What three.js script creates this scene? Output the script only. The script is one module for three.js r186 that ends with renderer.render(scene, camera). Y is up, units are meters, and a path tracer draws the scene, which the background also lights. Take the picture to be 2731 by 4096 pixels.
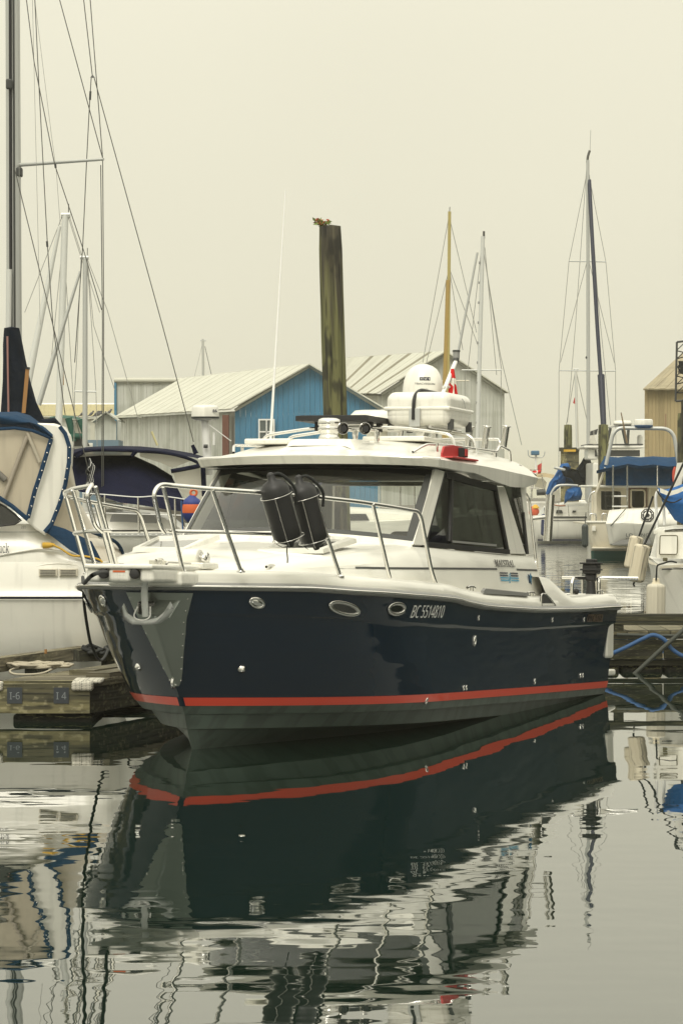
import * as THREE from 'three';
import { mergeGeometries, toCreasedNormals, mergeVertices } from 'three/addons/utils/BufferGeometryUtils.js';
import { RoundedBoxGeometry } from 'three/addons/geometries/RoundedBoxGeometry.js';
import { FontLoader } from 'three/addons/loaders/FontLoader.js';
import { TextGeometry } from 'three/addons/geometries/TextGeometry.js';

// ---------------------------------------------------------------- camera, sky, sun, exposure
const scene = new THREE.Scene();
const FPX = 12900, HOR = 1950, EYE = 1.981, CXP = 1365.5, CYP = 2048;   // photo pixels, eye height in metres
const camera = new THREE.PerspectiveCamera(2 * Math.atan(CYP / FPX) * 180 / Math.PI, 2731 / 4096, 0.5, 6000);
const pitch = Math.atan((CYP - HOR) / FPX);
camera.position.set(0, EYE, 0); camera.rotation.x = -pitch; camera.updateMatrixWorld();
const renderer = new THREE.WebGLRenderer({ antialias: true });
renderer.toneMapping = THREE.LinearToneMapping;
renderer.toneMappingExposure = 1.1;
renderer.shadowMap.enabled = true;
{ // an even, warm overcast: brighter towards the zenith
  const W = 256, Hh = 128, d = new Float32Array(W * Hh * 4);
  for (let j = 0; j < Hh; j++) {
    const el = ((j + .5) / Hh - .5) * Math.PI, s = Math.max(0, Math.sin(el));
    const L0 = .70 * (1 + .95 * s + .45 * s * s), w = Math.min(1, s * 1.6);
    for (let i = 0; i < W; i++) { const az = i / W * Math.PI * 2, c = 1 + .012 * Math.sin(az * 5 + el * 21) * Math.sin(az * 23 - el * 34 + 1) + .01 * Math.sin(az * 41 + el * 60 + 2) * Math.sin(az * 17 - el * 47), L = L0 * c, k = (j * W + i) * 4; d[k] = L * (1.0); d[k + 1] = L * (.962 + .008 * w); d[k + 2] = L * (.76 + .06 * w); d[k + 3] = 1; }
  }
  const t = new THREE.DataTexture(d, W, Hh, THREE.RGBAFormat, THREE.FloatType);
  t.mapping = THREE.EquirectangularReflectionMapping; t.magFilter = t.minFilter = THREE.LinearFilter; t.wrapS = THREE.RepeatWrapping; t.needsUpdate = true;
  scene.background = t; scene.environment = t;
}
const sun = new THREE.DirectionalLight(new THREE.Color(1, .95, .84), 1.5);
sun.position.set(-10, 40, 6); sun.target.position.set(0, 0, -28); sun.castShadow = true; sun.shadow.radius = 45;
sun.shadow.mapSize.set(2048, 2048); Object.assign(sun.shadow.camera, { left: -40, right: 40, top: 40, bottom: -40, near: 1, far: 160 });
scene.add(sun, sun.target);
scene.fog = new THREE.FogExp2(new THREE.Color(.84, .815, .66), 0.0005);

// ---------------------------------------------------------------- helpers
const V = (x, y, z) => new THREE.Vector3(x, y, z);
let seed = 7; const rnd = () => { seed = (seed * 1664525 + 1013904223) >>> 0; return seed / 4294967296; };
const rr = (a, b) => a + (b - a) * rnd();
const lerp = (a, b, t) => a + (b - a) * t, clamp = (x, a = 0, b = 1) => Math.min(b, Math.max(a, x));
const sst = (a, b, x) => { const t = clamp((x - a) / (b - a)); return t * t * (3 - 2 * t); };
function table(pts) { return x => { if (x <= pts[0][0]) return pts[0][1]; for (let i = 1; i < pts.length; i++) if (x <= pts[i][0]) { const t = (x - pts[i - 1][0]) / (pts[i][0] - pts[i - 1][0]); return lerp(pts[i - 1][1], pts[i][1], t * t * (3 - 2 * t) * .5 + t * .5); } return pts[pts.length - 1][1]; }; }
const fwd = V(0, -Math.sin(pitch), -Math.cos(pitch)), upv = V(0, Math.cos(pitch), -Math.sin(pitch)), eye = V(0, EYE, 0);
const ray = (px, py) => fwd.clone().addScaledVector(V(1, 0, 0), (px - CXP) / FPX).addScaledVector(upv, (CYP - py) / FPX);
const at = (px, py, d) => { const r = ray(px, py); return eye.clone().addScaledVector(r, d / -r.z); };          // photo pixel at a known depth
const onY = (px, py, y = 0) => { const r = ray(px, py); return eye.clone().addScaledVector(r, (y - EYE) / r.y); };
const taken = {};
function numbered(n) { const k = taken[n] = (taken[n] ?? -1) + 1; return k ? n + '_' + String(k).padStart(3, '0') : n; }
function thing(name, label, category, group) {
  const o = new THREE.Group(); o.name = numbered(name); o.userData = { label, category }; if (group) o.userData.group = group; scene.add(o); return o;
}
function mesh(name, geo, mat, parent) { const m = new THREE.Mesh(geo, mat); m.name = name; parent.add(m); return m; }
function lone(name, geo, mat, label, category, group) { const m = mesh(numbered(name), geo, mat, scene); m.userData = { label, category }; if (group) m.userData.group = group; return m; }
function struct(name, geo, mat) { const m = mesh(numbered(name), geo, mat, scene); m.userData = { kind: 'structure', label: name.replace(/_/g, ' ') }; return m; }
const merge = a => mergeGeometries(a.map(g => { g = g.index ? g.toNonIndexed() : g; for (const k of Object.keys(g.attributes)) if (!['position', 'normal', 'uv'].includes(k)) g.deleteAttribute(k); if (!g.attributes.uv) g.setAttribute('uv', new THREE.BufferAttribute(new Float32Array(g.attributes.position.count * 2), 2)); return g; }));
function rod(a, b, r, r2 = r, seg = 8) {
  const d = b.clone().sub(a), g = new THREE.CylinderGeometry(r2, r, d.length(), seg);
  g.applyQuaternion(new THREE.Quaternion().setFromUnitVectors(V(0, 1, 0), d.clone().normalize())); const m = a.clone().add(b).multiplyScalar(.5); g.translate(m.x, m.y, m.z); return g;
}
function bent(pts, r, rad = .06, seg = 8, per = 6) {                 // a bent pipe: straight runs and rounded corners
  const path = new THREE.CurvePath(); let p = pts[0].clone();
  for (let i = 1; i < pts.length - 1; i++) {
    const c = pts[i], a = pts[i - 1].clone().sub(c), b = pts[i + 1].clone().sub(c), q = Math.min(rad, a.length() * .45, b.length() * .45);
    const s = c.clone().addScaledVector(a.normalize(), q), e = c.clone().addScaledVector(b.normalize(), q);
    if (s.distanceTo(p) > 1e-4) path.add(new THREE.LineCurve3(p, s)); path.add(new THREE.QuadraticBezierCurve3(s, c.clone(), e)); p = e;
  }
  path.add(new THREE.LineCurve3(p, pts[pts.length - 1].clone()));
  return new THREE.TubeGeometry(path, Math.max(2, path.curves.length * per), r, seg, false);
}
function spline(pts, r, seg = 6, n = 0) { return new THREE.TubeGeometry(new THREE.CatmullRomCurve3(pts, false, 'centripetal'), n || pts.length * 6, r, seg, false); }
function grid(rows, crease = 0) {                                     // rows of equal numbers of points
  const R = rows.length, C = rows[0].length, pos = [], uv = [], idx = [];
  let len = 0; for (let i = 0; i < R; i++) { let l = 0; if (i) len += rows[i][C >> 1].distanceTo(rows[i - 1][C >> 1]); for (let j = 0; j < C; j++) { if (j) l += rows[i][j].distanceTo(rows[i][j - 1]); const p = rows[i][j]; pos.push(p.x, p.y, p.z); uv.push(l, len); } }
  for (let i = 0; i < R - 1; i++) for (let j = 0; j < C - 1; j++) { const a = i * C + j, b = a + 1, c = a + C, d = c + 1; idx.push(a, c, b, b, c, d); }
  const g = new THREE.BufferGeometry(); g.setAttribute('position', new THREE.Float32BufferAttribute(pos, 3)); g.setAttribute('uv', new THREE.Float32BufferAttribute(uv, 2)); g.setIndex(idx); g.computeVertexNormals();
  return crease ? toCreasedNormals(g, crease) : g;
}
function slab(a, b, c, d, th = .03) {                                 // board with front face a b c d (counter-clockwise), th deep
  const n = b.clone().sub(a).cross(d.clone().sub(a)).normalize().multiplyScalar(-th), q = [a, b, c, d], k = q.map(p => p.clone().add(n));
  const pos = [], uv = [], W = a.distanceTo(b), Hh = a.distanceTo(d), ou = a.x * .37 + a.z * .61, ov = a.y;
  const face = (p, u) => { for (const i of [0, 1, 2, 0, 2, 3]) { pos.push(p[i].x, p[i].y, p[i].z); uv.push(u[i][0] + ou, u[i][1] + ov); } };
  const U = [[0, 0], [W, 0], [c.distanceTo(d), b.distanceTo(c)], [0, Hh]];
  face(q, U); face([k[1], k[0], k[3], k[2]], U);
  for (let i = 0; i < 4; i++) { const j = (i + 1) % 4, L = q[i].distanceTo(q[j]); face([q[j], q[i], k[i], k[j]], [[L, 0], [0, 0], [0, th], [L, th]]); }
  const g = new THREE.BufferGeometry(); g.setAttribute('position', new THREE.Float32BufferAttribute(pos, 3)); g.setAttribute('uv', new THREE.Float32BufferAttribute(uv, 2)); g.computeVertexNormals(); return g;
}
function block(x0, x1, y0, y1, z0, z1, r = 0) { const w = x1 - x0, h = y1 - y0, d = z1 - z0, g = r ? new RoundedBoxGeometry(w, h, d, 3, Math.min(r, w / 2.01, h / 2.01, d / 2.01)) : new THREE.BoxGeometry(w, h, d); g.translate((x0 + x1) / 2, (y0 + y1) / 2, (z0 + z1) / 2); return g; }
function lathe(pts, seg = 24) { return new THREE.LatheGeometry(pts.map(p => new THREE.Vector2(p[0], p[1])), seg); }
function place(g, p, from = V(0, 1, 0), to = V(0, 1, 0)) { g.applyQuaternion(new THREE.Quaternion().setFromUnitVectors(from, to.clone().normalize())); g.translate(p.x, p.y, p.z); return g; }
function plate(pts, th, bevel = 0, curve = 8) { const s = new THREE.Shape(pts.map(p => new THREE.Vector2(p[0], p[1]))); return new THREE.ExtrudeGeometry(s, { depth: th, bevelEnabled: !!bevel, bevelSize: bevel, bevelThickness: bevel, bevelSegments: 2, curveSegments: curve }); }
function basis(o, X, Y) { X = X.clone().normalize(); const Z = X.clone().cross(Y).normalize(), Yn = Z.clone().cross(X); return new THREE.Matrix4().makeBasis(X, Yn, Z).setPosition(o); }

// noise and textures
const NG = 64, ng = Array.from({ length: NG * NG }, () => rnd());
function vn(x, y, per = NG) { const xi = Math.floor(x), yi = Math.floor(y), fx = x - xi, fy = y - yi, m = i => ((i % per) + per) % per, u = fx * fx * (3 - 2 * fx), v = fy * fy * (3 - 2 * fy);
  const a = ng[m(yi) * NG + m(xi)], b = ng[m(yi) * NG + m(xi + 1)], c = ng[m(yi + 1) * NG + m(xi)], d = ng[m(yi + 1) * NG + m(xi + 1)]; return lerp(lerp(a, b, u), lerp(c, d, u), v); }
const fb = (x, y, o = 4) => { let s = 0, a = .5, t = 0; for (let i = 0; i < o; i++) { s += a * vn(x + i * 17.3, y + i * 9.1); t += a; a *= .5; x *= 2; y *= 2; } return s / t; };
const fbp = (u, v, fx, fy, o = 4) => { let s = 0, a = .5, t = 0; for (let i = 0; i < o && fx <= 64 && fy <= 64; i++) { const m = (k, p) => ((k % p) + p) % p, x = u * fx, y = v * fy, xi = Math.floor(x), yi = Math.floor(y), p = x - xi, q = y - yi, su = p * p * (3 - 2 * p), sv = q * q * (3 - 2 * q), G = (X, Y) => ng[((m(Y, fy) + i * 11) % NG) * NG + (m(X, fx) + i * 23) % NG]; s += a * lerp(lerp(G(xi, yi), G(xi + 1, yi), su), lerp(G(xi, yi + 1), G(xi + 1, yi + 1), su), sv); t += a; a *= .55; fx *= 2; fy *= 2; } return s / t; };   // tiles
function tex(w, h, fn, mx = 1, my = 1, srgb = true) {                 // fn(u, v) -> [r, g, b] or a number; one tile covers mx by my metres
  const d = new Uint8Array(w * h * 4);
  for (let j = 0; j < h; j++) for (let i = 0; i < w; i++) { let c = fn(i / w, j / h); if (typeof c === 'number') c = [c, c, c]; const k = (j * w + i) * 4; for (let q = 0; q < 3; q++) d[k + q] = clamp(c[q]) * 255; d[k + 3] = 255; }
  const t = new THREE.DataTexture(d, w, h); t.wrapS = t.wrapT = THREE.RepeatWrapping; t.magFilter = THREE.LinearFilter; t.minFilter = THREE.LinearMipmapLinearFilter; t.generateMipmaps = true; t.repeat.set(1 / mx, 1 / my); if (srgb) t.colorSpace = THREE.SRGBColorSpace; t.needsUpdate = true; return t;
}
const mixc = (a, b, t) => [lerp(a[0], b[0], t), lerp(a[1], b[1], t), lerp(a[2], b[2], t)];
const S = (r, g, b, rough = .5, o = {}) => new THREE.MeshStandardMaterial({ color: new THREE.Color().setRGB(r, g, b), roughness: rough, ...o });
const Ph = (r, g, b, rough = .5, o = {}) => new THREE.MeshPhysicalMaterial({ color: new THREE.Color().setRGB(r, g, b), roughness: rough, ...o });
const whiteDirt = tex(256, 256, (u, v) => { const n = fbp(u, v, 4, 4, 5), s = fbp(u, v, 32, 3, 3); const k = 1 - .06 * n - .05 * sst(.55, .85, s); return [k, k * .995, k * .975]; }, 1.6, 1.6);
const fabT = tex(256, 256, (u, v) => .82 + .14 * fbp(u, v, 5, 5, 4) + .05 * (((u * 128 | 0) + (v * 128 | 0)) % 2), .7, .7);
const fabB = tex(256, 256, (u, v) => fbp(u, v, 6, 6, 4), .9, .9, false);
const M = {
  white: Ph(.87, .865, .82, .28, { map: whiteDirt, clearcoat: .5, clearcoatRoughness: .12 }),
  white2: Ph(.86, .855, .81, .35, { map: whiteDirt, clearcoat: .3, clearcoatRoughness: .2 }),
  cream: Ph(.72, .68, .58, .4, { map: whiteDirt }),
  plainwhite: S(.8, .8, .77, .35),
  navy: Ph(.008, .0195, .038, .05, { ior: 1.42, bumpMap: tex(256, 256, (u, v) => fbp(u, v, 3, 5, 3), 2.2, .9, false), bumpScale: .007 }),
  bottom: Ph(.095, .13, .11, .5, { clearcoat: .25, clearcoatRoughness: .35, map: tex(256, 256, (u, v) => .78 + .22 * fbp(u, v, 6, 3, 5) - .12 * sst(.5, .7, fbp(u, v, 24, 4, 3)), 1.8, .9) }),
  red: Ph(.82, .075, .035, .3, { clearcoat: .4 }),
  chrome: S(.78, .77, .74, .1, { metalness: 1 }),
  steel: S(.66, .65, .62, .22, { metalness: 1 }),
  steelPlate: S(.30, .33, .30, .34, { metalness: .75 }),
  galv: S(.66, .68, .66, .5),
  alu: S(.52, .53, .51, .42, { metalness: .5 }),
  paleAlu: S(.62, .63, .60, .45, { metalness: .2 }),
  black: S(.012, .012, .013, .5), rubber: S(.02, .02, .02, .7), darkgrey: S(.05, .052, .05, .5), grey: S(.25, .25, .24, .5),
  glass: Ph(.5, .53, .5, .015, { transmission: 1, thickness: 0, ior: 1.5 }),
  tint: Ph(.2, .22, .2, .015, { transmission: 1, thickness: 0, ior: 1.5 }),
  dark: Ph(.012, .013, .013, .06, { clearcoat: 1, clearcoatRoughness: .02 }),
  vinyl: Ph(.86, .84, .78, .12, { transmission: .6, thickness: 0, ior: 1.4 }),
  vinylTan: Ph(.56, .5, .4, .3, { clearcoat: .6, clearcoatRoughness: .15, map: whiteDirt }),
  blueCanvas: Ph(.022, .055, .11, .9, { specularIntensity: .25, map: fabT, bumpMap: fabB, bumpScale: .02 }),
  navyCanvas: Ph(.012, .014, .036, .9, { specularIntensity: .25, map: fabT, bumpMap: fabB, bumpScale: .03 }),
  blackCanvas: Ph(.011, .016, .027, .9, { specularIntensity: .25, map: fabT, bumpMap: fabB, bumpScale: .03 }),
  tarp: Ph(.018, .12, .36, .6, { specularIntensity: .5, map: fabT, bumpMap: fabB, bumpScale: .04 }),
  canopyBlue: Ph(.010, .055, .14, .9, { specularIntensity: .2, map: fabT, bumpMap: fabB, bumpScale: .03 }),
  greenCanvas: S(.02, .10, .07, .8, { map: fabT }),
  rope: S(.42, .38, .29, .9), darkRope: S(.02, .022, .022, .9), blueRope: S(.03, .09, .22, .7), hose: S(.05, .055, .045, .7), wire: S(.10, .10, .09, .45, { metalness: .3 }),
  wireLight: S(.32, .32, .29, .5, { metalness: .3 }),
  teak: S(.32, .16, .05, .6), redPaint: S(.45, .03, .03, .5), orange: S(.62, .12, .03, .6), yellow: S(.55, .33, .03, .6),
  inkNavy: S(.012, .016, .04, .5), inkBlack: S(.03, .03, .03, .5), inkWhite: S(.75, .75, .72, .5), gold: S(.16, .10, .05, .5), aqua: S(.06, .32, .5, .5), inkBlue: S(.03, .16, .30, .5),
};
const FONT = {}; for (const n of ['sans_regular', 'sans_bold', 'serif_regular', 'serif_bold']) FONT[n] = await new FontLoader().loadAsync('fonts/droid/droid_' + n + '.typeface.json');
function letters(str, font, h, o, X, Y, opt = {}) {                   // flat lettering of cap height h: o the lower left corner, X along the line, Y up
  const g = new TextGeometry(str, { font: FONT[font], size: h, depth: opt.depth ?? .002, curveSegments: 3, bevelEnabled: false }); g.computeBoundingBox();
  const w = g.boundingBox.max.x - g.boundingBox.min.x; g.translate(-g.boundingBox.min.x, 0, 0);
  if (opt.width) g.scale(opt.width / w, 1, 1); if (opt.slant) g.applyMatrix4(new THREE.Matrix4().makeShear(0, 0, opt.slant, 0, 0, 0));
  g.applyMatrix4(basis(o, X, Y)); return g;
}

// ---------------------------------------------------------------- water: calm harbour water with small ripples in patches
{
  const waves = []; const add = (n, l0, l1, s, spread) => { for (let i = 0; i < n; i++) { const l = l0 * Math.pow(l1 / l0, rnd()), a = Math.PI / 2 + (rnd() - .5) * spread, k = 2 * Math.PI / l; waves.push([k * Math.cos(a), k * Math.sin(a), rnd() * 6.28, s / k / Math.sqrt(n) * 1.41, l]); } };
  add(8, .12, .26, .6, 2.4); add(10, .27, .9, 1, 2.2); const nS = waves.length; add(6, .9, 2.6, 1, 2.4);
  const amp = (x, z) => { const n = fb(x * .22 + 31, z * .13 + 57, 3), m = fb(x * .6 + 5, z * .35 + 9, 2); return .0005 + .0025 * sst(.44, .66, n) * (.3 + m) + .004 * sst(36, 70, -z); };
  const hgt = (x, z) => { const A = amp(x, z); let h = 0, dx = 0, dz = 0; for (let i = 0; i < waves.length; i++) { const w = waves[i], a = w[3] * (i < nS ? A : .0012), t = w[0] * x + w[1] * z + w[2], c = Math.cos(t) * a; h += Math.sin(t) * a; dx += c * w[0]; dz += c * w[1]; } return [h, dx, dz]; };
  const patch = (x0, x1, z0, z1, nx, nz, f = 1) => {
    const pos = new Float32Array((nx + 1) * (nz + 1) * 3), nor = new Float32Array(pos.length), uv = new Float32Array((nx + 1) * (nz + 1) * 2), idx = []; let k = 0;
    for (let j = 0; j <= nz; j++) for (let i = 0; i <= nx; i++, k++) { const x = lerp(x0, x1, i / nx), z = lerp(z0, z1, j / nz); const [h, dx, dz] = f ? hgt(x, z) : [0, 0, 0], L = Math.hypot(dx, 1, dz); pos.set([x, h * f, z], k * 3); nor.set([-dx / L, 1 / L, -dz / L], k * 3); uv.set([x, z], k * 2); }
    for (let j = 0; j < nz; j++) for (let i = 0; i < nx; i++) { const a = j * (nx + 1) + i, b = a + nx + 1; idx.push(a, b, a + 1, a + 1, b, b + 1); }
    const g = new THREE.BufferGeometry(); g.setAttribute('position', new THREE.BufferAttribute(pos, 3)); g.setAttribute('normal', new THREE.BufferAttribute(nor, 3)); g.setAttribute('uv', new THREE.BufferAttribute(uv, 2)); g.setIndex(idx); return g;
  };
  const g = mergeGeometries([patch(-6, 8, -36, -10.5, 350, 980), patch(-20, 22, -150, -36, 210, 950), patch(-20, 22, -10.5, 60, 2, 2, 0), patch(-2500, -20, -3000, 400, 2, 2, 0), patch(22, 2500, -3000, 400, 2, 2, 0), patch(-20, 22, -3000, -150, 2, 4, 0), patch(-20, -6, -36, -10.5, 90, 160), patch(8, 22, -36, -10.5, 90, 160), patch(-20, 22, 60, 400, 1, 1, 0)]);
  const w = struct('water', g, Ph(.004, .0135, .0085, .01, { ior: 2.1 })); w.userData.label = 'calm dark green harbour water';
}

// ---------------------------------------------------------------- wooden docks
const woodFn = (c1, c2, c3, moss) => (u, v) => { const g = fbp(u, v, 3, 40, 3), s = fbp(u, v, 2, 5, 4), k = fbp(u, v, 12, 16, 3); let c = mixc(c1, c2, clamp(g * 1.3 - .15)); c = mixc(c, c3, sst(.48, .68, s) * moss); c = mixc(c, [.74, .71, .58], sst(.60, .70, fbp(u, v, 32, 20, 2) * .65 + s * .35) * moss * .5); c = mixc(c, [.13, .125, .10], sst(.56, .80, fbp(u, v, 6, 10, 5)) * moss * .6); const e = 1 - .35 * sst(.6, .8, k * .6 + g * .5); return [c[0] * e, c[1] * e, c[2] * e]; };
const woodB = tex(256, 256, (u, v) => .6 * fbp(u, v, 3, 40, 3) + .4 * fbp(u, v, 8, 8, 4), 1.1, .6, false);
const wt = (a, b, c, m) => S(1, 1, 1, .85, { map: tex(512, 256, woodFn(a, b, c, m), 1.4, .6), bumpMap: woodB, bumpScale: .006 });
M.dockGrey = wt([.43, .41, .34], [.32, .30, .24], [.35, .335, .22], .5);
M.dockTop = wt([.50, .47, .39], [.37, .35, .28], [.40, .38, .28], .5);
M.dockMoss = wt([.36, .345, .26], [.25, .245, .19], [.50, .475, .34], .85);
M.dockDark = wt([.22, .215, .17], [.15, .15, .115], [.25, .25, .15], .7);
M.float = S(1, 1, 1, .9, { map: tex(256, 256, (u, v) => { const n = fbp(u, v, 6, 8, 5), m = fbp(u, v, 14, 10, 4); return mixc([.10, .10, .075], [.45, .44, .30], sst(.55, .72, n * .5 + m * .5)); }, 1.2, .5), bumpMap: fabB, bumpScale: .03 });
M.piling = S(1, 1, 1, .9, { map: tex(512, 1024, (u, v) => { const st = fbp(u, v, 20, 3, 4), b = fbp(u, v, 2, 3, 4), f = fbp(u, v, 32, 8, 2); const front = sst(.42, .6, fbp(u, v, 5, 2, 4) * .7 + st * .3); let c = mixc([.26, .245, .20], [.47, .45, .36], sst(.35, .75, st)); c = mixc(c, [.42, .425, .26], front * .75); c = mixc(c, [.13, .125, .11], sst(.56, .72, fbp(u, v, 7, 12, 4)) * .6); const k = 1 - .45 * sst(.6, .78, f); return [c[0] * k, c[1] * k, c[2] * k]; }, 1, 1), bumpMap: tex(256, 512, (u, v) => fbp(u, v, 30, 4, 3), 1, 1, false), bumpScale: .035 });

{ // finger dock beside the boat, seen end-on at the left
  const t = thing('finger_dock', 'weathered mossy timber finger dock with bull rail and floats beside the white cruiser', 'dock');
  const D = 27.2, x0 = -4.6, xr = at(360, 2800, D).x, A = V(Math.sin(.31), 0, -Math.cos(.31)), zf = -D;
  const yB = .075, yT = at(100, 2735, D).y;
  mesh('face_beam', slab(V(x0, yB, zf), V(xr, yB, zf), V(xr, yT, zf), V(x0, yT, zf), .14), M.dockMoss, t);
  const s0 = V(xr, yB, zf - .002), s1 = s0.clone().addScaledVector(A, 9), up = V(0, yT + .015 - yB, 0);
  mesh('side_beam', slab(s0, s1, s1.clone().add(up), s0.clone().add(up), .14), M.dockDark, t);
  mesh('edge_strip', slab(s0.clone().add(V(.012, yT - yB - .03, 0)), s1.clone().add(V(.012, yT - yB - .03, 0)), s1.clone().add(V(.012, yT - yB + .012, 0)), s0.clone().add(V(.012, yT - yB + .012, 0)), .01), M.dockGrey, t);
  mesh('header_board', slab(V(x0, yT, zf - .06), V(xr - .02, yT, zf - .06), V(xr - .02, yT + .02, zf - .06), V(x0, yT + .02, zf - .06), .12), M.dockMoss, t);
  // deck planks across the finger, and two long boards along the edge
  for (let i = 0; i < 26; i++) { const o = V(0, 0, 0).addScaledVector(A, .22 + i * .155), y = yT + .022 + (i % 3) * .002; const a = V(xr - .80, y, zf).add(o), b = V(xr + .0, y, zf).add(o), n = A.clone().multiplyScalar(.143); mesh('plank', slab(a, b, b.clone().add(n), a.clone().add(n), .045), i % 3 ? M.dockTop : M.dockGrey, t); }
  for (const [w0, w1, y, s, e] of [[.02, .22, .066, .5, 5.5], [.30, .52, .068, .9, 6.5]]) { const a = V(xr - w0, yT + y, zf).addScaledVector(A, s), b = V(xr - w1, yT + y, zf).addScaledVector(A, s), e1 = A.clone().multiplyScalar(e - s); mesh('edge_board', slab(b, a, a.clone().add(e1), b.clone().add(e1), .045), M.dockGrey, t); }
  // bull rail on blocks along the far edge
  const ra = onY(-260, 2668, .47), rb = onY(640, 2548, .47), rd = rb.clone().sub(ra).normalize(), rn = V(-rd.z, 0, rd.x).multiplyScalar(-1);
  const h1 = V(0, -.125, 0); mesh('bull_rail', slab(ra.clone().add(h1), rb.clone().add(h1), rb, ra, .14), M.dockTop, t);
  for (const d of [.95, 2.35, 4.1]) { const p = ra.clone().addScaledVector(rd, d).add(V(0, -.205, 0)), q = p.clone().addScaledVector(rd, .26); mesh('riser_block', slab(p, q, q.clone().add(V(0, .08, 0)), p.clone().add(V(0, .08, 0)), .13), M.dockDark, t); }
  for (const d of [.98, 2.37]) mesh('bolt', rod(ra.clone().addScaledVector(rd, d + .02).addScaledVector(rn, -.06).add(V(0, -.004, 0)), ra.clone().addScaledVector(rd, d + .02).addScaledVector(rn, -.06).add(V(0, .035, 0)), .012), M.teak, t);
  // floats under the dock
  mesh('float', block(at(50, 2870, D).x, xr + .02, -.25, yB - .012, zf - 1.3, zf - .06, .03), M.float, t);
  const f2 = at(470, 2860, 28.6); mesh('float', block(f2.x - .55, f2.x + .7, -.25, yB - .02, -30.6, -28.5, .03), M.float, t);
  // wooden cleat block
  const c = onY(330, 2632, .415), cd = A.clone().applyAxisAngle(V(0, 1, 0), -.75), cn = V(-cd.z, 0, cd.x);
  const cb = (s, e, y0, y1, w) => { const p = c.clone().addScaledVector(cd, s).setY(y0).addScaledVector(cn, w * .5), q = c.clone().addScaledVector(cd, e).setY(y0).addScaledVector(cn, w * .5); return slab(p, q, q.clone().setY(y1), p.clone().setY(y1), w); };
  mesh('cleat_block', cb(-.06, .62, .385, .49, .13), M.dockDark, t); mesh('cleat_foot', cb(.22, .55, .33, .386, .12), M.dockDark, t);
  // white corner bumper
  const cx = xr, bz0 = zf; const bm = S(.72, .71, .66, .6, { map: tex(256, 128, (u, v) => mixc([.95, .94, .9], [.24, .23, .19], sst(.60, .72, fbp(u, v, 7, 9, 5) + .16 * sst(.6, 1, u))), .5, .2) });
  mesh('corner_bumper', block(cx - .155, cx + .03, yT - .06, yT + .022, bz0 - .20, bz0 + .03, .025), bm, t);
  mesh('bumper_lip', block(cx - .15, cx + .10, yT + .0, yT + .028, bz0 - .42, bz0 - .02, .02), bm, t);
  mesh('corner_bumper', block(at(-40, 2740, D).x, at(14, 2740, D).x, yT - .06, yT + .02, zf - .2, zf + .03, .02), bm, t);
  // slip number plates
  for (const [px, s] of [[60, 'I-6'], [246, 'I 4']]) {
    const a = at(px - 30, 2814, D).setZ(zf + .008), w = .128, h = .135, b = mesh('slip_number_plate', block(a.x, a.x + w, a.y, a.y + h, zf, zf + .008), S(.035, .042, .05, .6), t);
    mesh('slip_number', letters(s, 'sans_regular', .06, V(a.x + .022, a.y + .036, zf + .0085), V(1, 0, 0), V(0, 1, 0), { width: .085 }), S(.22, .24, .25, .8), b);
  }
}
{ // main walkway dock behind the stern
  const t = thing('walkway_dock', 'dark timber walkway dock with a low bull rail behind the boat stern', 'dock');
  const D = 34.6, x0 = 1.0, x1 = 5.6, z = -D, y = py => at(2600, py, D).y;
  mesh('bull_rail', block(x0, x1, y(2500), y(2456), z - .14, z - .002, .012), M.dockDark, t);
  mesh('rail_cap', block(x0, x1, y(2482), y(2478), z - .12, z + .003), M.dockMoss, t);
  for (const px of [2478, 2790, 2250]) { const p = at(px, 2510, D).x; mesh('riser_block', block(p - .06, p + .04, y(2522), y(2501), z - .13, z - .012), M.dockDark, t); }
  for (let i = 0; i < 20; i++) { const a = x0 + i * .23; mesh('plank', slab(V(a, y(2523), z + .005), V(a + .218, y(2523), z + .005), V(a + .218, y(2523) + .0, z - 1.8), V(a, y(2523), z - 1.8), .04), i % 2 ? M.dockTop : M.dockGrey, t); }
  mesh('fascia_board', block(x0, x1, y(2556), y(2529), z - .1, z - .01), M.dockDark, t);
  for (let i = 0; i < 3; i++) mesh('fascia_panel', block(2.4 + i * 1.06, 3.44 + i * 1.06, y(2638), y(2560), z - .1, z + .012, .01), M.dockDark, t);
  mesh('lower_beam', block(x0, x1, y(2662), y(2641), z - .12, z - .03), M.dockDark, t);
  for (let i = 0; i < 9; i++) { const a = 1.6 + i * .47; mesh('float', block(a, a + .44, -.3, y(2664), z - 1.4, z - .05 - .02 * (i % 2), .04), M.float, t); }
  const pipe = [at(2465, 2538, D - .05), at(2600, 2541, D - .05), at(2900, 2545, D - .05)]; lone('water_pipe', spline(pipe, .018), M.hose, 'grey pipe running along the face of the walkway dock', 'pipe');
  const hp = [[2420, 2625], [2500, 2590], [2570, 2555], [2610, 2540], [2650, 2555], [2690, 2600], [2735, 2625], [2800, 2630]].map(p => at(p[0], p[1], D - .1)); lone('blue_hose', spline(hp, .022, 8, 60), M.blueRope, 'blue hose looped over the side of the walkway dock', 'hose');
  lone('mooring_rope', spline([[2530, 2700], [2540, 2692], [2640, 2600], [2731, 2520], [2780, 2475]].map((p, i) => at(p[0], p[1], D - .16)), .024, 8, 50), M.hose, 'grey rope running from the walkway dock down into the water', 'rope');
}

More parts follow.
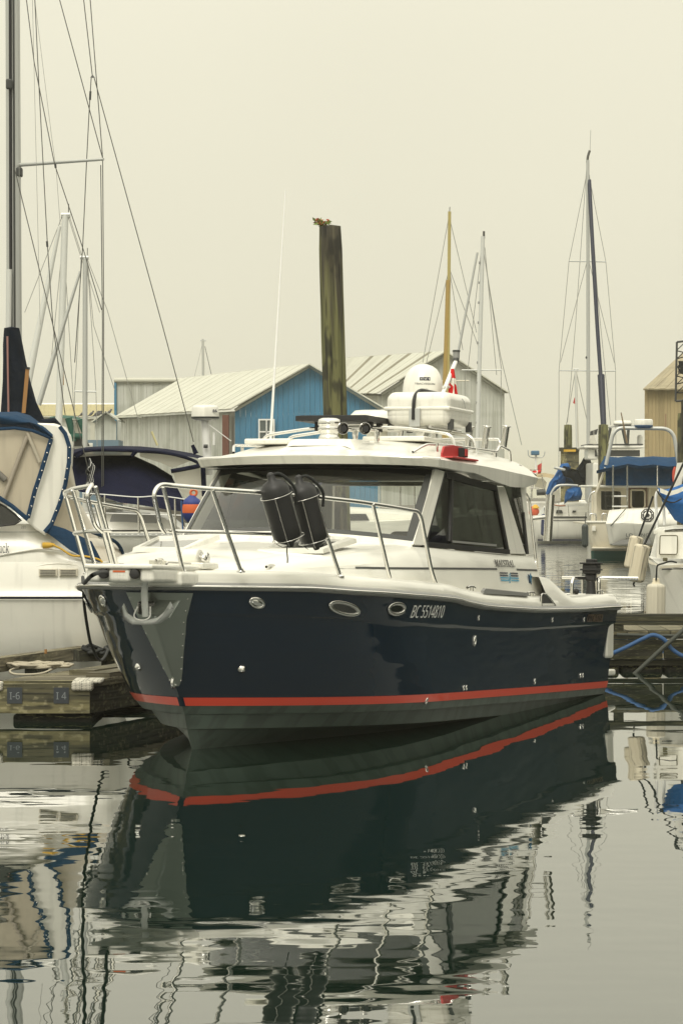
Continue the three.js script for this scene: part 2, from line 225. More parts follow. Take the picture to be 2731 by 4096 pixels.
// ---------------------------------------------------------------- pilings
function pilingGeo(r, h, n = 20, rough = .03) {
  const rows = []; for (let j = 0; j <= 24; j++) { const v = j / 24, row = []; for (let i = 0; i <= n; i++) { const a = i / n * Math.PI * 2 - Math.PI / 2 - Math.PI, k = r * (1 + rough * (fb(Math.cos(a) * 3 + 20, Math.sin(a) * 3 + v * 2.5 + 40, 5) - .5) * 2) * (j === 24 ? .93 : 1) * (1.03 - .05 * v); row.push(V(Math.cos(a) * k, v * h + (j === 24 ? .02 : 0), -Math.sin(a) * k)); } rows.push(row); }
  rows.push(rows[24].map(p => V(p.x * .01, h + .03 + .02 * fb(p.x * 9, p.z * 9), p.z * .01)));
  const g = grid(rows), uv = g.attributes.uv; for (let j = 0; j <= 25; j++) for (let i = 0; i <= n; i++) uv.setXY(j * (n + 1) + i, i / n, Math.min(1, j / 24) * h / 4.0); return g;
}
{
  const D = 42, b = onY(1365, 1950 + EYE * FPX / D, 0), top = at(1320, 912, D), foot = at(1341, 1675, D), ax = top.clone().sub(foot).normalize(), base = foot.clone().addScaledVector(ax, -(foot.y + 1.2) / ax.y);
  const t = thing('wooden_piling', 'tall mossy wooden piling with a small plant on its top, behind the dark blue boat', 'piling');
  const r = 46 * D / FPX; t.position.copy(base); t.quaternion.setFromUnitVectors(V(0, 1, 0), ax);
  mesh('post', pilingGeo(r, top.distanceTo(base), 60, .09), M.piling, t);
  const p = thing('piling_plant', 'small green and red leafed plant sprouting on top of the tall mossy piling', 'plant'); p.position.copy(top).add(V(-.07, 0, 0)); p.scale.setScalar(.72);
  const green = S(.16, .22, .05, .7), redl = S(.45, .09, .04, .7);
  for (let k = 0; k < 12; k++) { const a = rr(-3.0, .2), l = rr(.06, .2), e = V(Math.cos(a) * l * .9 - .03, rr(.06, .19), Math.sin(a) * .06), m = e.clone().multiplyScalar(.5).add(V(0, .05, 0)); const st = mesh('stem', spline([V(0, -.01, 0), m, e], .0035, 4, 6), S(.12, .08, .04, .8), p);
    for (let q = 0; q < 5; q++) { const f = lerp(.4, 1.05, q / 4), c = e.clone().multiplyScalar(f).add(V(rr(-.025, .025), rr(-.02, .02) + .05 * (1 - f), rr(-.025, .025))), w = rr(.018, .03), d1 = V(rr(-1, 1), rr(-.8, .4), rr(-.6, .6)).normalize().multiplyScalar(w * 2.2), d2 = V(rr(-1, 1), rr(-1, 1), rr(-1, 1)).cross(d1).normalize().multiplyScalar(w); mesh('leaf', slab(c.clone().sub(d1), c.clone().sub(d2), c.clone().add(d1), c.clone().add(d2), .002), (k + q) % 3 ? green : redl, st); } }
}

// ---------------------------------------------------------------- boat sheds on the far shore
const clad = (base, dark, streak) => S(1, 1, 1, .7, { map: tex(256, 256, (u, v) => { const s = fbp(u, v, 40, 2, 3), n = fbp(u, v, 5, 5, 4); return mixc(base, dark, clamp(streak * (sst(.45, .75, s) * .6 + sst(.5, .75, n) * .5))); }, 5, 5) });
M.siding = clad([.75, .76, .73], [.64, .65, .61], .9); M.sidingB = clad([.73, .74, .71], [.60, .61, .57], .9); M.blueSide = clad([.24, .49, .63], [.22, .455, .585], .5); M.blueSideB = clad([.235, .48, .615], [.215, .445, .57], .5);
M.roofSheet = clad([.77, .77, .72], [.70, .70, .65], .6); M.roofSheetB = clad([.76, .76, .71], [.68, .68, .63], .6); M.tan = clad([.67, .60, .45], [.58, .52, .385], .9); M.tanB = clad([.65, .585, .44], [.56, .50, .37], .9); M.tanRoof = clad([.60, .56, .45], [.50, .46, .37], 1);
M.boathouse = clad([.42, .42, .39], [.30, .30, .28], 1); M.boathouseB = clad([.36, .36, .33], [.26, .26, .24], 1);
M.skylight = clad([.52, .50, .42], [.42, .40, .33], 1);
function panelWall(parent, a, b, top, n, mats, th = .08) {            // upright cladding boards from a to b; top(t) is their height
  for (let i = 0; i < n; i++) { const t0 = i / n, t1 = (i + 1) / n - .035 / n, p = a.clone().lerp(b, t0), q = a.clone().lerp(b, t1), out = (i % 2) * .012; const nn = V(-(b.z - a.z), 0, b.x - a.x).normalize().multiplyScalar(out); p.add(nn); q.add(nn); mesh('wall_panel', slab(p, q, q.clone().setY(top(t1)), p.clone().setY(top(t0)), th), mats[(i * 7 + (i >> 2)) % mats.length], parent); }
}
function panelRoof(parent, e0, e1, r0, r1, n, mats, special) { for (let i = 0; i < n; i++) { const t0 = i / n, t1 = (i + 1) / n - .02 / n, o = V(0, (i % 2) * .012, 0); const q = special && special.includes(i); mesh(q ? 'skylight_strip' : 'roof_panel', slab(e0.clone().lerp(e1, t0).add(o), e0.clone().lerp(e1, t1).add(o), r0.clone().lerp(r1, t1).add(o), r0.clone().lerp(r1, t0).add(o), .06), q ? M.skylight : mats[(i * 5 + (i >> 1)) % mats.length], parent); } }
const flat = y => () => y;
{ // blue gabled shed
  const t = thing('boat_shed', 'long boat shed with a bright blue gable end and grey corrugated side', 'building');
  const G = 1.0, D = 150, L = at(940, 1645, D), R = at(1520, 1640, D), P = at(1240, 1467, D), Lb = at(487, 1672, 165), Pb = at(726, 1522, 168);
  const x = t0 => lerp(L.x, R.x, t0), top = t0 => { const X = x(t0); return X < P.x ? lerp(L.y, P.y, (X - L.x) / (P.x - L.x)) : lerp(P.y, R.y, (X - P.x) / (R.x - P.x)); };
  panelWall(t, L.clone().setY(G), P.clone().setY(G), q => lerp(L.y, P.y, q), 14, [M.blueSide, M.blueSideB]); panelWall(t, P.clone().setY(G), R.clone().setY(G), q => lerp(P.y, R.y, q), 14, [M.blueSideB, M.blueSide]);
  panelWall(t, Lb.clone().setY(G), L.clone().setY(G), q => lerp(Lb.y, L.y, q), 40, [M.siding, M.sidingB]);
  panelRoof(t, Lb.clone().add(V(-.3, .1, .2)), L.clone().add(V(-.2, .1, .6)), Pb.clone().add(V(0, .12, 0)), P.clone().add(V(0, .12, .6)), 30, [M.roofSheet, M.roofSheetB]);
  const Rb = Lb.clone().add(R).sub(L); panelRoof(t, R.clone().add(V(.2, .1, .6)), Rb.clone().add(V(.2, .1, 0)), P.clone().add(V(0, .13, .6)), Pb.clone().add(V(0, .13, 0)), 8, [M.roofSheet]);
  mesh('rear_wall', slab(Rb.clone().setY(G), Lb.clone().setY(G), Lb, Rb, .1), M.siding, t);
  mesh('right_wall', slab(R.clone().setY(G), Rb.clone().setY(G), Rb, R, .1), M.siding, t);
  for (const [a, b] of [[L, P], [P, R]]) mesh('gable_trim', rod(a.clone().add(V(0, .04, .12)), b.clone().add(V(0, .04, .12)), .07), M.roofSheet, t);
  const wz = -D + .14, a = at(1040, 1773, D), c = at(1093, 1682, D), w = mesh('window', block(a.x, c.x, a.y, c.y, wz, wz + .06), S(.09, .11, .11, .25), t);
  const fr = (x0, x1, y0, y1) => mesh('window_frame', block(x0, x1, y0, y1, wz + .05, wz + .11), M.plainwhite, w); const f = .07;
  fr(a.x - f, a.x, a.y - f, c.y + f); fr(c.x, c.x + f, a.y - f, c.y + f); fr(a.x, c.x, c.y, c.y + f); fr(a.x, c.x, a.y - f, a.y); fr(a.x, c.x, (a.y + c.y) / 2 - .03, (a.y + c.y) / 2 + .03); fr((a.x + c.x) / 2 - .025, (a.x + c.x) / 2 + .025, a.y, c.y);
  const d0 = at(890, 1660, 149.5), d1 = at(914, 1660, 149.1); mesh('brown_post', block(d0.x, d1.x, G, d0.y, -150.4, -149.4), S(.13, .045, .03, .7), t);
}
{ // tall flat-topped shed behind it
  const t = thing('flat_roof_shed', 'tall grey flat-topped shed clad in upright sheets behind the blue gabled shed', 'building');
  const D = 172, a = at(467, 1525, D), b = at(800, 1525, D - 1), c = at(462, 1530, D + 14).setY(a.y);
  panelWall(t, a.clone().setY(1), b.clone().setY(1), flat(a.y), 22, [M.siding, M.sidingB]); mesh('side_wall', slab(c.clone().setY(1), a.clone().setY(1), a, c, .1), M.sidingB, t);
  mesh('roof', slab(a, b, b.clone().add(V(0, 0, -14)), c, .15), M.roofSheet, t); mesh('cornice', rod(a.clone().add(V(-.1, .05, .1)), b.clone().add(V(0, .05, .1)), .13), M.roofSheet, t); mesh('downpipe', rod(a.clone().setY(1).add(V(-.05, 0, .1)), a.clone().add(V(-.05, 0, .1)), .07), M.blueSide, t);
}
{ // grey gabled shed with translucent roof strips
  const t = thing('grey_shed', 'large grey gabled shed with four darker strips in its pale roof', 'building');
  const G = 1.0, D = 178, L = at(1525, 1582, D), R = at(2016, 1578, D), P = at(1782, 1416, D), Lb = at(1300, 1578, 205), Pb = at(1385, 1441, 207);
  panelWall(t, L.clone().setY(G), P.clone().setY(G), q => lerp(L.y, P.y, q), 16, [M.siding, M.sidingB]); panelWall(t, P.clone().setY(G), R.clone().setY(G), q => lerp(P.y, R.y, q), 16, [M.sidingB, M.siding]);
  panelWall(t, Lb.clone().setY(G), L.clone().setY(G), q => lerp(Lb.y, L.y, q), 24, [M.siding, M.roofSheetB]);
  panelRoof(t, Lb.clone().add(V(-.4, .1, 0)), L.clone().add(V(-.3, .1, .6)), Pb.clone().add(V(0, .15, 0)), P.clone().add(V(0, .15, .6)), 26, [M.roofSheet, M.roofSheetB], [7, 12, 17, 22]);
  const Rb = R.clone().add(Lb).sub(L); panelRoof(t, R.clone().add(V(.25, .1, .6)), Rb, P.clone().add(V(0, .16, .6)), Pb.clone().add(V(0, .16, 0)), 8, [M.roofSheet]); mesh('right_wall', slab(R.clone().setY(G), Rb.clone().setY(G), Rb, R, .1), M.siding, t); mesh('rear_wall', slab(Rb.clone().setY(G), Lb.clone().setY(G), Lb, Rb, .1), M.siding, t);
  for (const [a, b] of [[L, P], [P, R]]) mesh('gable_trim', rod(a.clone().add(V(0, .05, .15)), b.clone().add(V(0, .05, .15)), .09), M.sidingB, t);
}
{ // tan shed at the right
  const t = thing('tan_shed', 'tan corrugated metal shed with a shallow pitched roof beyond the trawler', 'building');
  const G = .8, D = 125, a = at(2577, 1556, D), b = at(2960, 1556, D), c = at(2577, 1560, 170), e0 = at(2568, 1566, D - .4), r0 = at(2731, 1485, 150);
  panelWall(t, a.clone().setY(G), b.clone().setY(G), flat(a.y), 26, [M.tan, M.tanB]); const far = V(a.x * 1.4, a.y, -D - 45); mesh('side_wall', slab(far.clone().setY(G), a.clone().setY(G), a, far, .1), M.tan, t);
  const peak = a.y + 1.9; panelRoof(t, V(a.x - .1, a.y, -D + .4), V(b.x, a.y, -D + .4), V(a.x + 2.6, peak, -D - 10), V(b.x + 2.6, peak, -D - 10), 18, [M.tanRoof]); mesh('gable_end', slab(V(a.x + 5.2, a.y, -D - 20), V(a.x, a.y, -D - .1), V(a.x + 2.6, peak - .05, -D - 10), V(a.x + 2.65, peak - .05, -D - 10.2), .1), M.tan, t);
}
{ // long pale building, far off
  const t = thing('long_pale_building', 'long low pale yellow building far off behind the sailboat masts', 'building');
  const D = 260, a = at(100, 1668, D), b = at(475, 1668, D), r = at(100, 1618, D + 8), r2 = at(475, 1618, D + 8);
  panelWall(t, a.clone().setY(1), b.clone().setY(1), flat(a.y), 20, [M.siding, M.roofSheet]); panelRoof(t, a.clone().add(V(0, .1, .5)), b.clone().add(V(0, .1, .5)), r, r2, 20, [clad([.66, .62, .45], [.60, .56, .40], 1)]); mesh('ridge', rod(r, r2, .12), M.plainwhite, t);
}
{ // little gabled shed with birds on its roof
  const t = thing('small_shed', 'little pale gabled shed on the water with birds along its roof', 'building');
  const D = 145, a = at(381, 1690, D), b = at(466, 1685, D), p = at(425, 1652, D), a2 = at(318, 1672, D + 6);
  const lo = at(400, 1760, D).y; panelWall(t, a.clone().setY(lo), p.clone().setY(lo), q => lerp(a.y, p.y, q), 6, [M.siding, M.sidingB]); panelWall(t, p.clone().setY(lo), b.clone().setY(lo), q => lerp(p.y, b.y, q), 6, [M.siding, M.sidingB]); mesh('base_wall', slab(a.clone().setY(.2).add(V(-.7, 0, 0)), b.clone().setY(.2).add(V(.1, 0, 0)), b.clone().setY(lo).add(V(.1, 0, 0)), a.clone().setY(lo).add(V(-.7, 0, 0)), 3), S(.12, .19, .25, .7), t);
  mesh('roof', slab(a.clone().add(V(-.15, .05, .3)), p.clone().add(V(0, .08, .3)), p.clone().add(V(0, .08, -4)), a.clone().add(V(-.15, .05, -4)), .06), M.roofSheet, t); mesh('roof', slab(p.clone().add(V(0, .08, .3)), b.clone().add(V(.15, .05, .3)), b.clone().add(V(.15, .05, -4)), p.clone().add(V(0, .08, -4)), .06), M.sidingB, t);
  for (const px of [330, 366, 386, 393, 400, 438]) { const q = at(px, px === 438 ? 1648 : 1655, D - .1), m = lone('pigeon', merge([place(new THREE.SphereGeometry(.075, 8, 6).scale(.8, .85, 1.7), q, V(0, 0, 1), V(.8, .6, .2)), place(new THREE.SphereGeometry(.045, 8, 6), q.clone().add(V(.09, .1, 0))), rod(q.clone().add(V(-.06, -.05, 0)), q.clone().add(V(-.2, -.13, 0)), .035, .015, 6)]), S(.10, .10, .11, .8), 'grey pigeon perched in a row on the little shed roof', 'pigeon', 'pigeons on the little shed roof'); }
  mesh('roof_ledge', slab(a2.clone().add(V(-.6, -.02, 0)), a.clone().add(V(1.9, .33, 0)), a.clone().add(V(1.9, .33, -3)), a2.clone().add(V(-.6, -.02, -3)), .08), M.roofSheet, t);
}
{ // corrugated boathouse across the next slip: outside the frame, mirrored in the hull and the cabin windows
  const t = thing('boathouse', 'grey corrugated floating boathouse across the next slip', 'building'), a = V(12.5, 0, -18), b = V(15.5, 0, -80);
  panelWall(t, b.clone().setY(.3), a.clone().setY(.3), flat(4.6), 60, [M.boathouse, M.boathouseB]); panelRoof(t, a.clone().setY(4.5).add(V(-.3, 0, 0)), b.clone().setY(4.5).add(V(-.3, 0, 0)), a.clone().setY(6.4).add(V(4, 0, 0)), b.clone().setY(6.4).add(V(4, 0, 0)), 30, [M.boathouseB]);
  mesh('float_edge', slab(b.clone().add(V(-.4, .05, 0)), a.clone().add(V(-.4, .05, 0)), a.clone().add(V(-.4, .35, 0)), b.clone().add(V(-.4, .35, 0)), .5), M.dockDark, t); for (let i = 0; i < 7; i++) { const p = a.clone().lerp(b, (i + .5) / 7); mesh('door', slab(p.clone().add(V(-.12, .4, -1.6)), p.clone().add(V(-.12, .4, 1.6)), p.clone().add(V(-.12, 3.4, 1.6)), p.clone().add(V(-.12, 3.4, -1.6)), .05), M.dockDark, t); } }
struct('shore', merge([block(-60, 20, -2, 1.0, -300, -149), block(9.8, 70, -2, .8, -240, -124.6)]), S(.12, .11, .09, .9));

// ---------------------------------------------------------------- the dark blue cabin cruiser; its own axes: x aft from the stem, y up, z to port
const TH = 20.5 * Math.PI / 180, BE = 2.1 * Math.PI / 180;
const B0 = onY(760, 3000, 0), bX = V(Math.sin(TH), 0, -Math.cos(TH)), bZ = V(Math.cos(TH), 0, Math.sin(TH));
const bAx = bX.clone().multiplyScalar(Math.cos(BE)).addScaledVector(V(0, 1, 0), -Math.sin(BE)), bAy = V(0, Math.cos(BE), 0).addScaledVector(bX, Math.sin(BE));
const BM = new THREE.Matrix4().makeBasis(bAx, bAy, bZ).setPosition(B0), BI = BM.clone().invert();
const eyeL = eye.clone().applyMatrix4(BI), rayL = (px, py) => ray(px, py).transformDirection(BI);
const onL = (k, px, py, v) => { const r = rayL(px, py); return eyeL.clone().addScaledVector(r, (v - eyeL[k]) / r[k]); };
const bz = (px, py, z) => onL('z', px, py, z), bx = (px, py, x) => onL('x', px, py, x), by = (px, py, y) => onL('y', px, py, y);
function boatThing(name, label, cat, group) { const t = thing(name, label, cat, group); t.applyMatrix4(BM); return t; }
const HL = [[1.25, 1.30, -.815, 2.5, 3.0], [1.0, 1.255, -.70, 2.7, 2.9], [.7, 1.225, -.46, 2.7, 2.9], [.40, 1.20, -.205, 2.8, 2.8], [.335, 1.185, -.155, 2.8, 2.7], [.27, 1.15, -.11, 2.85, 2.6]];
const hp = y => { if (y >= 1.25) return HL[0]; for (let i = 1; i < HL.length; i++) if (y >= HL[i][0]) { const t = (y - HL[i][0]) / (HL[i - 1][0] - HL[i][0]); return HL[i].map((v, k) => lerp(v, HL[i - 1][k], t)); } return HL[HL.length - 1]; };
const XE = 7.47, stern = x => x > 5 ? .06 * Math.pow((x - 5) / 2.6, 2) : 0;
const hzp = (x, P) => P[1] * (1 - Math.pow(1 - clamp((x - P[2]) / P[3]), P[4])) - Math.min(stern(x), P[1]);
const kn = table([[-.8, 1.03], [.1, 1.015], [1.8, .95], [4.1, .905], [7.5, .95]]);
const hz = (x, y) => { const z = hzp(x, hp(y)); return z + .013 * sst(kn(x) - .008, kn(x) + .012, y) * sst(.0, .3, z); };
const ysh = table([[-.8, 1.22], [0, 1.222], [.55, 1.2], [1.5, 1.177], [2.3, 1.159], [2.75, 1.122], [3.15, 1.1], [3.56, 1.088], [4.76, 1.07], [6, 1.077], [7.4, 1.10]]);
const NU = 46, ws = Array.from({ length: NU + 1 }, (_, i) => Math.pow(i / NU, 1.9));
const both = f => { const row = []; for (let i = NU; i > 0; i--) row.push(f(ws[i], 1)); for (let i = 0; i <= NU; i++) row.push(f(ws[i], -1)); return row; };
const boat = boatThing('cabin_cruiser', 'dark blue and white pilothouse cruiser with a red waterline stripe', 'motorboat');
{
  const vs = [0, .15, .3, .45, .58, .68, .72, .735, .75, .765, .78, .8, .84, .9, 1];
  const rows = vs.map(v => both((w, s) => { const ys0 = lerp(.40, 1.22, v), x0 = hp(ys0)[2], x = x0 + (XE - x0) * w, y = lerp(.40, ysh(x), v); return V(x + .03 * v * (w > .98 ? 1 : 0), y, s * (w === 0 ? 0 : hz(x, y))); }));
  const hull = mesh('hull_side', grid(rows), M.navy, boat);
  const rowP = (P, y) => both((w, s) => { const x = P[2] + (XE - P[2]) * w; return V(x, y, s * (w === 0 ? 0 : hzp(x, P))); });
  const L = (y, B, x0, l, p) => rowP([y, B, x0, l, p], y);
  mesh('waterline_stripe', grid([both((w, s) => { const x = -.206 + (XE + .206) * w; return V(x, .40, s * (.005 + hz(x, .40))); }), both((w, s) => { const x = -.156 + (XE + .156) * w; return V(x, .337, s * (.005 + hz(x, .337))); })]), M.red, boat);
  mesh('stripe_gap', grid([[-1, 0, 1].map(s => V(-.212 + Math.abs(s) * .012, .402, s * .025)), [-1, 0, 1].map(s => V(-.163 + Math.abs(s) * .012, .334, s * .025))]), M.navy, boat);
  const bot = [L(.40, 1.20, -.205, 2.8, 2.8), L(.335, 1.185, -.155, 2.8, 2.7), L(.275, 1.165, -.115, 2.85, 2.6), L(.268, 1.115, -.108, 2.9, 2.45), L(.16, 1.08, -.06, 3.0, 2.3), L(.152, .99, -.05, 3.1, 2.1), L(-.02, .6, .05, 3.6, 1.7), L(-.34, .02, .3, 4, 1.2)];
  mesh('hull_bottom', grid(bot, .5), M.bottom, boat);
  const tr = vs.map(v => { const y = lerp(.40, ysh(XE), v), z = hz(XE, y); return [-1, -.5, 0, .5, 1].map(k => V(XE + .03 * v, y, z * k)); });
  mesh('transom', grid(tr), M.navy, boat); mesh('transom_bottom', grid([[-1, 0, 1].map(k => V(XE, .4, 1.13 * k)), [-1, 0, 1].map(k => V(XE, .1, 1.1 * k)), [-1, 0, 1].map(k => V(XE, -.2, .4 * k))]), M.bottom, boat);
  // rub rail
  const sheer = (off, dy) => { const a = []; for (const [w, s] of [...ws.map(w => [w, 1]).reverse(), ...ws.slice(1).map(w => [w, -1])]) { const x = -.815 + (XE + .04 + .815) * w, y = ysh(x), z = hz(x, y), e = .02, nx = w === 0 ? -1 : -(hz(x + e, y) - hz(x - e, y)) / (2 * e), l = Math.hypot(nx, 1), k = w === 0 ? [-1, 0] : [nx / l, s / l]; a.push(V(x + k[0] * off, y + dy, s * z + k[1] * off)); } return a; };
  const sw = (o, dy, hw, hh) => { const a = sheer(o + hw, dy), b = sheer(o, dy + hh), c = sheer(o, dy - hh); return grid([b, sheer(o + hw * .8, dy + hh * .7), a, sheer(o + hw * .8, dy - hh * .7), c]); };
  const rail = mesh('rub_rail', sw(0, .012, .032, .03), M.grey, boat); mesh('rub_rail_strip', sw(.03, .012, .014, .011), M.chrome, rail);
  // deck moulding, trunk cabin and foredeck
  const ytr = table([[-.5, 1.352], [-.2, 1.36], [.1, 1.40], [.6, 1.475], [1.2, 1.535], [2.06, 1.60], [5.4, 1.575]]);
  const sec = x => { const y = ysh(x), z = hz(x, y), T = Math.max(ytr(x), y + .135), q = v => Math.max(0, v); const wk = sst(2.0, 2.5, x);
    return [V(x, y + .03, z - .002), V(x, y + .06, z - .004), V(x, y + .10, q(z - .022)), V(x, y + .126, q(z - .05)), V(x, y + .132, q(z - .085)), V(x, y + .124, q(z - lerp(.13, .14, wk))), V(x, y + .13, q(z - lerp(.16, .155, wk))), V(x, lerp(y + .13, T, .55), q(z - lerp(.20, .195, wk))), V(x, T - .075, q(z - lerp(.235, .225, wk))), V(x, T - .018, q(z - lerp(.275, .25, wk))), V(x, T + .006, q(z - .36)), V(x, T + .03, q(z - .45) * .7), V(x, T + .055, q(z - .45) * .4), V(x, T + .065, 0)]; };
  const fx = []; for (let i = 0; i <= 40; i++) fx.push(-.81 + (2.12 + .81) * Math.pow(i / 40, 1.5));
  const fr = fx.map(x => { const a = sec(x), b = a.slice(0, -1).map(p => V(p.x, p.y, -p.z)); return [...a, ...b.reverse()]; });
  mesh('foredeck', grid(fr, .9), M.white, boat);
  for (const s of [1, -1]) { const sx = []; for (let i = 0; i <= 24; i++) sx.push(2.12 + i / 24 * 3.26); mesh('cabin_side', grid(sx.map(x => { const a = sec(x).slice(0, 11); a[10] = V(x, a[9].y, a[9].z - .07); return a.map(p => V(p.x, p.y, p.z * s)); }), .9), M.white, boat);
    // cockpit coaming
    const cx = []; for (let i = 0; i <= 20; i++) cx.push(5.1 + i / 20 * 2.39); mesh('cockpit_coaming', grid(cx.map(x => { const y = ysh(x), z = hz(x, y), h = lerp(.30, .13, sst(5.25, 5.95, x)); return [V(x, y + .03, (z - .002) * s), V(x, y + .10, (z - .02) * s), V(x, y + h, (z - .06 - (h - .13) * .3) * s), V(x, y + h + .004, (z - .22) * s), V(x, y + h - .03, (z - .25) * s), V(x, .62, (z - .28) * s)]; }), .7), M.white, boat); }
  mesh('transom_coaming', block(7.26, 7.49, .62, 1.235, -1.2, 1.2, .03), M.white, boat); mesh('cockpit_floor', block(5.3, 7.3, .55, .62, -1.05, 1.05), M.cream, boat);
  mesh('swim_platform', block(7.5, 8.1, .44, .50, -1.05, 1.05, .02), M.white2, boat);
  // trunk side pinstripe in two lengths with the name between
  const pin = (x0, x1) => { const r = [[], []]; for (let i = 0; i <= 16; i++) { const x = lerp(x0, x1, i / 16), y = lerp(1.385, 1.425, sst(0, 5, x)); for (const k of [0, 1]) { const yy = y + k * .016; let a = sec(x), z = 1; for (let j = 5; j < 9; j++) if (yy >= a[j].y && yy <= a[j + 1].y) z = lerp(a[j].z, a[j + 1].z, (yy - a[j].y) / (a[j + 1].y - a[j].y)); r[k].push(V(x, yy, z + .004)); } } return grid(r); };
  mesh('pinstripe', pin(.55, 4.14), M.darkgrey, boat); mesh('pinstripe', pin(4.72, 5.34), M.darkgrey, boat);
  const side = (x, y) => { const a = sec(x); for (let j = 5; j < 9; j++) if (y >= a[j].y && y <= a[j + 1].y) return lerp(a[j].z, a[j + 1].z, (y - a[j].y) / (a[j + 1].y - a[j].y)); return a[8].z; };
  const SP = (x, y, o = .004) => V(x, y, side(x, y) + o), sideUp = SP(4.5, 1.5).sub(SP(4.5, 1.36)).normalize();
  mesh('boat_name', letters('MAESTRAL', 'serif_regular', .062, SP(4.12, 1.452, .006), V(1, 0, 0), sideUp, { width: .55 }), M.inkBlack, boat);
  const emb = mesh('emblem', place(new THREE.RingGeometry(.026, .036, 20).scale(.8, 1.25, 1), SP(4.45, 1.352, .008)), M.aqua, boat); mesh('emblem_disc', place(new THREE.CircleGeometry(.018, 16).scale(.8, 1.25, 1), SP(4.45, 1.352, .008)), M.aqua, emb);
  for (let k = 0; k < 4; k++) for (const sd of [-1, 1]) { const r = [[], []]; for (let i = 0; i <= 30; i++) { const x = 4.45 + sd * lerp(.035, .27, i / 30), y = 1.388 - k * .021 + .006 * Math.abs(Math.sin(i / 30 * 6 * Math.PI)); r[0].push(SP(x, y, .007)); r[1].push(SP(x, y + .011, .007)); } mesh('emblem_wave', grid(r), k < 2 ? M.inkNavy : M.aqua, emb); }
  const leaf = mesh('leaf_logo', plate([[0, .06], [.05, .045], [.09, .075], [.10, .05], [.13, .045], [.105, .02], [.12, -.04], [.07, -.015], [.04, -.02], [.035, .02]], .002).translate(4.98, 1.335, side(5.02, 1.35) + .006), M.inkBlue, boat);
  mesh('leaf_logo_dark', plate([[0, .058], [.05, .043], [.06, .0], [.118, -.042], [.07, -.017], [.04, -.022], [.035, .018]], .002).translate(4.98, 1.336, side(5.02, 1.35) + .0085), M.inkNavy, leaf);
  // windshield
  const wsP = (u, v, o = 0) => { const c = u * u, b = V(lerp(1.66, 2.13, c), lerp(1.68, 1.613, c), u * 1.02), t = V(lerp(2.42, 2.82, c), lerp(2.275, 2.235, c), u * .965), p = b.lerp(t, v); p.x -= .02 * Math.sin(v * Math.PI); return p.add(V(-.8, .5, u * .4).normalize().multiplyScalar(o)); };
  const wsG = (u0, u1, v0, v1, o, n = 24) => grid([0, .25, .5, .75, 1].map(v => Array.from({ length: n + 1 }, (_, i) => wsP(lerp(u0, u1, i / n), lerp(v0, v1, v), o))));
  const glass = mesh('windshield', wsG(-1, 1, 0, 1, 0), Ph(.82, .84, .8, .012, { transmission: 1, thickness: 0, ior: 1.5 }), boat);
  mesh('windshield_frame', wsG(-1, 1, 0, .075, .004), M.darkgrey, glass); mesh('windshield_frame', wsG(-1, 1, .90, 1, .004), M.black, glass); for (const s of [1, -1]) mesh('windshield_frame', wsG(s * .945, s, .07, .92, .004, 2), M.darkgrey, glass);
  mesh('windshield_base', grid([Array.from({ length: 25 }, (_, i) => wsP(i / 12 - 1, 0, .0).add(V(-.05, -.05, 0))), Array.from({ length: 25 }, (_, i) => wsP(i / 12 - 1, .015, .006))]), M.white, boat);
  // pillars and side windows, both sides
  for (const s of [1, -1]) {
    const q = (x, y, z) => V(x, y, z * s), sl = (a, b, c, d, th) => s > 0 ? slab(a, b, c, d, th) : slab(b, a, d, c, th);
    const zy = y => lerp(1.048, .98, clamp((y - 1.57) / .6));
    mesh('front_pillar', sl(q(2.10, 1.60, 1.03), q(2.335, 1.60, 1.05), q(3.0, 2.225, .985), q(2.80, 2.245, .97), .05), M.white, boat);
    const W = [[2.345, 1.598], [4.60, 1.572], [4.40, 2.15], [3.02, 2.23]];
    const sw = mesh('side_window', sl(...W.map(p => q(p[0], p[1], zy(p[1]) - .012)), .008), M.tint, boat);
    const bar = (a, b, w) => { const d = b.clone().sub(a).normalize(), n = V(-d.y, d.x, 0).multiplyScalar(w / 2); return sl(a.clone().sub(n), b.clone().sub(n), b.clone().add(n), a.clone().add(n), .03); };
    const wp = (x, y) => q(x, y, zy(y) + .004);
    for (const [a, b, w] of [[[2.34, 1.61], [4.62, 1.585], .04], [[4.585, 1.59], [4.40, 2.16], .045], [[2.37, 1.61], [3.03, 2.23], .03], [[3.05, 2.2], [4.4, 2.14], .05]]) mesh('window_frame', bar(wp(...a), wp(...b), w), M.black, sw);
    mesh('window_frame', bar(wp(3.02, 1.64), wp(3.22, 2.2), .06), M.black, sw); mesh('window_track', bar(wp(3.05, 1.645), wp(4.25, 1.635), .018), M.grey, sw);
    mesh('window_pillar', sl(q(4.612, 1.571, 1.05), q(5.08, 1.577, 1.05), q(4.66, 2.16, .98), q(4.41, 2.15, .98), .05), M.white, boat);
    const qw = mesh('quarter_window', sl(q(5.085, 1.577, 1.04), q(5.19, 1.578, 1.04), q(5.14, 2.17, .975), q(4.67, 2.17, .975), .01), M.tint, boat);
    mesh('window_frame', sl(q(5.12, 1.577, 1.048), q(5.19, 1.578, 1.048), q(5.17, 1.95, 1.01), q(5.13, 1.95, 1.01), .02), M.black, qw);
    mesh('rear_pillar', sl(q(5.195, 1.577, 1.05), q(5.34, 1.58, 1.05), q(5.24, 2.18, .98), q(5.145, 2.17, .98), .05), M.white, boat);
  }
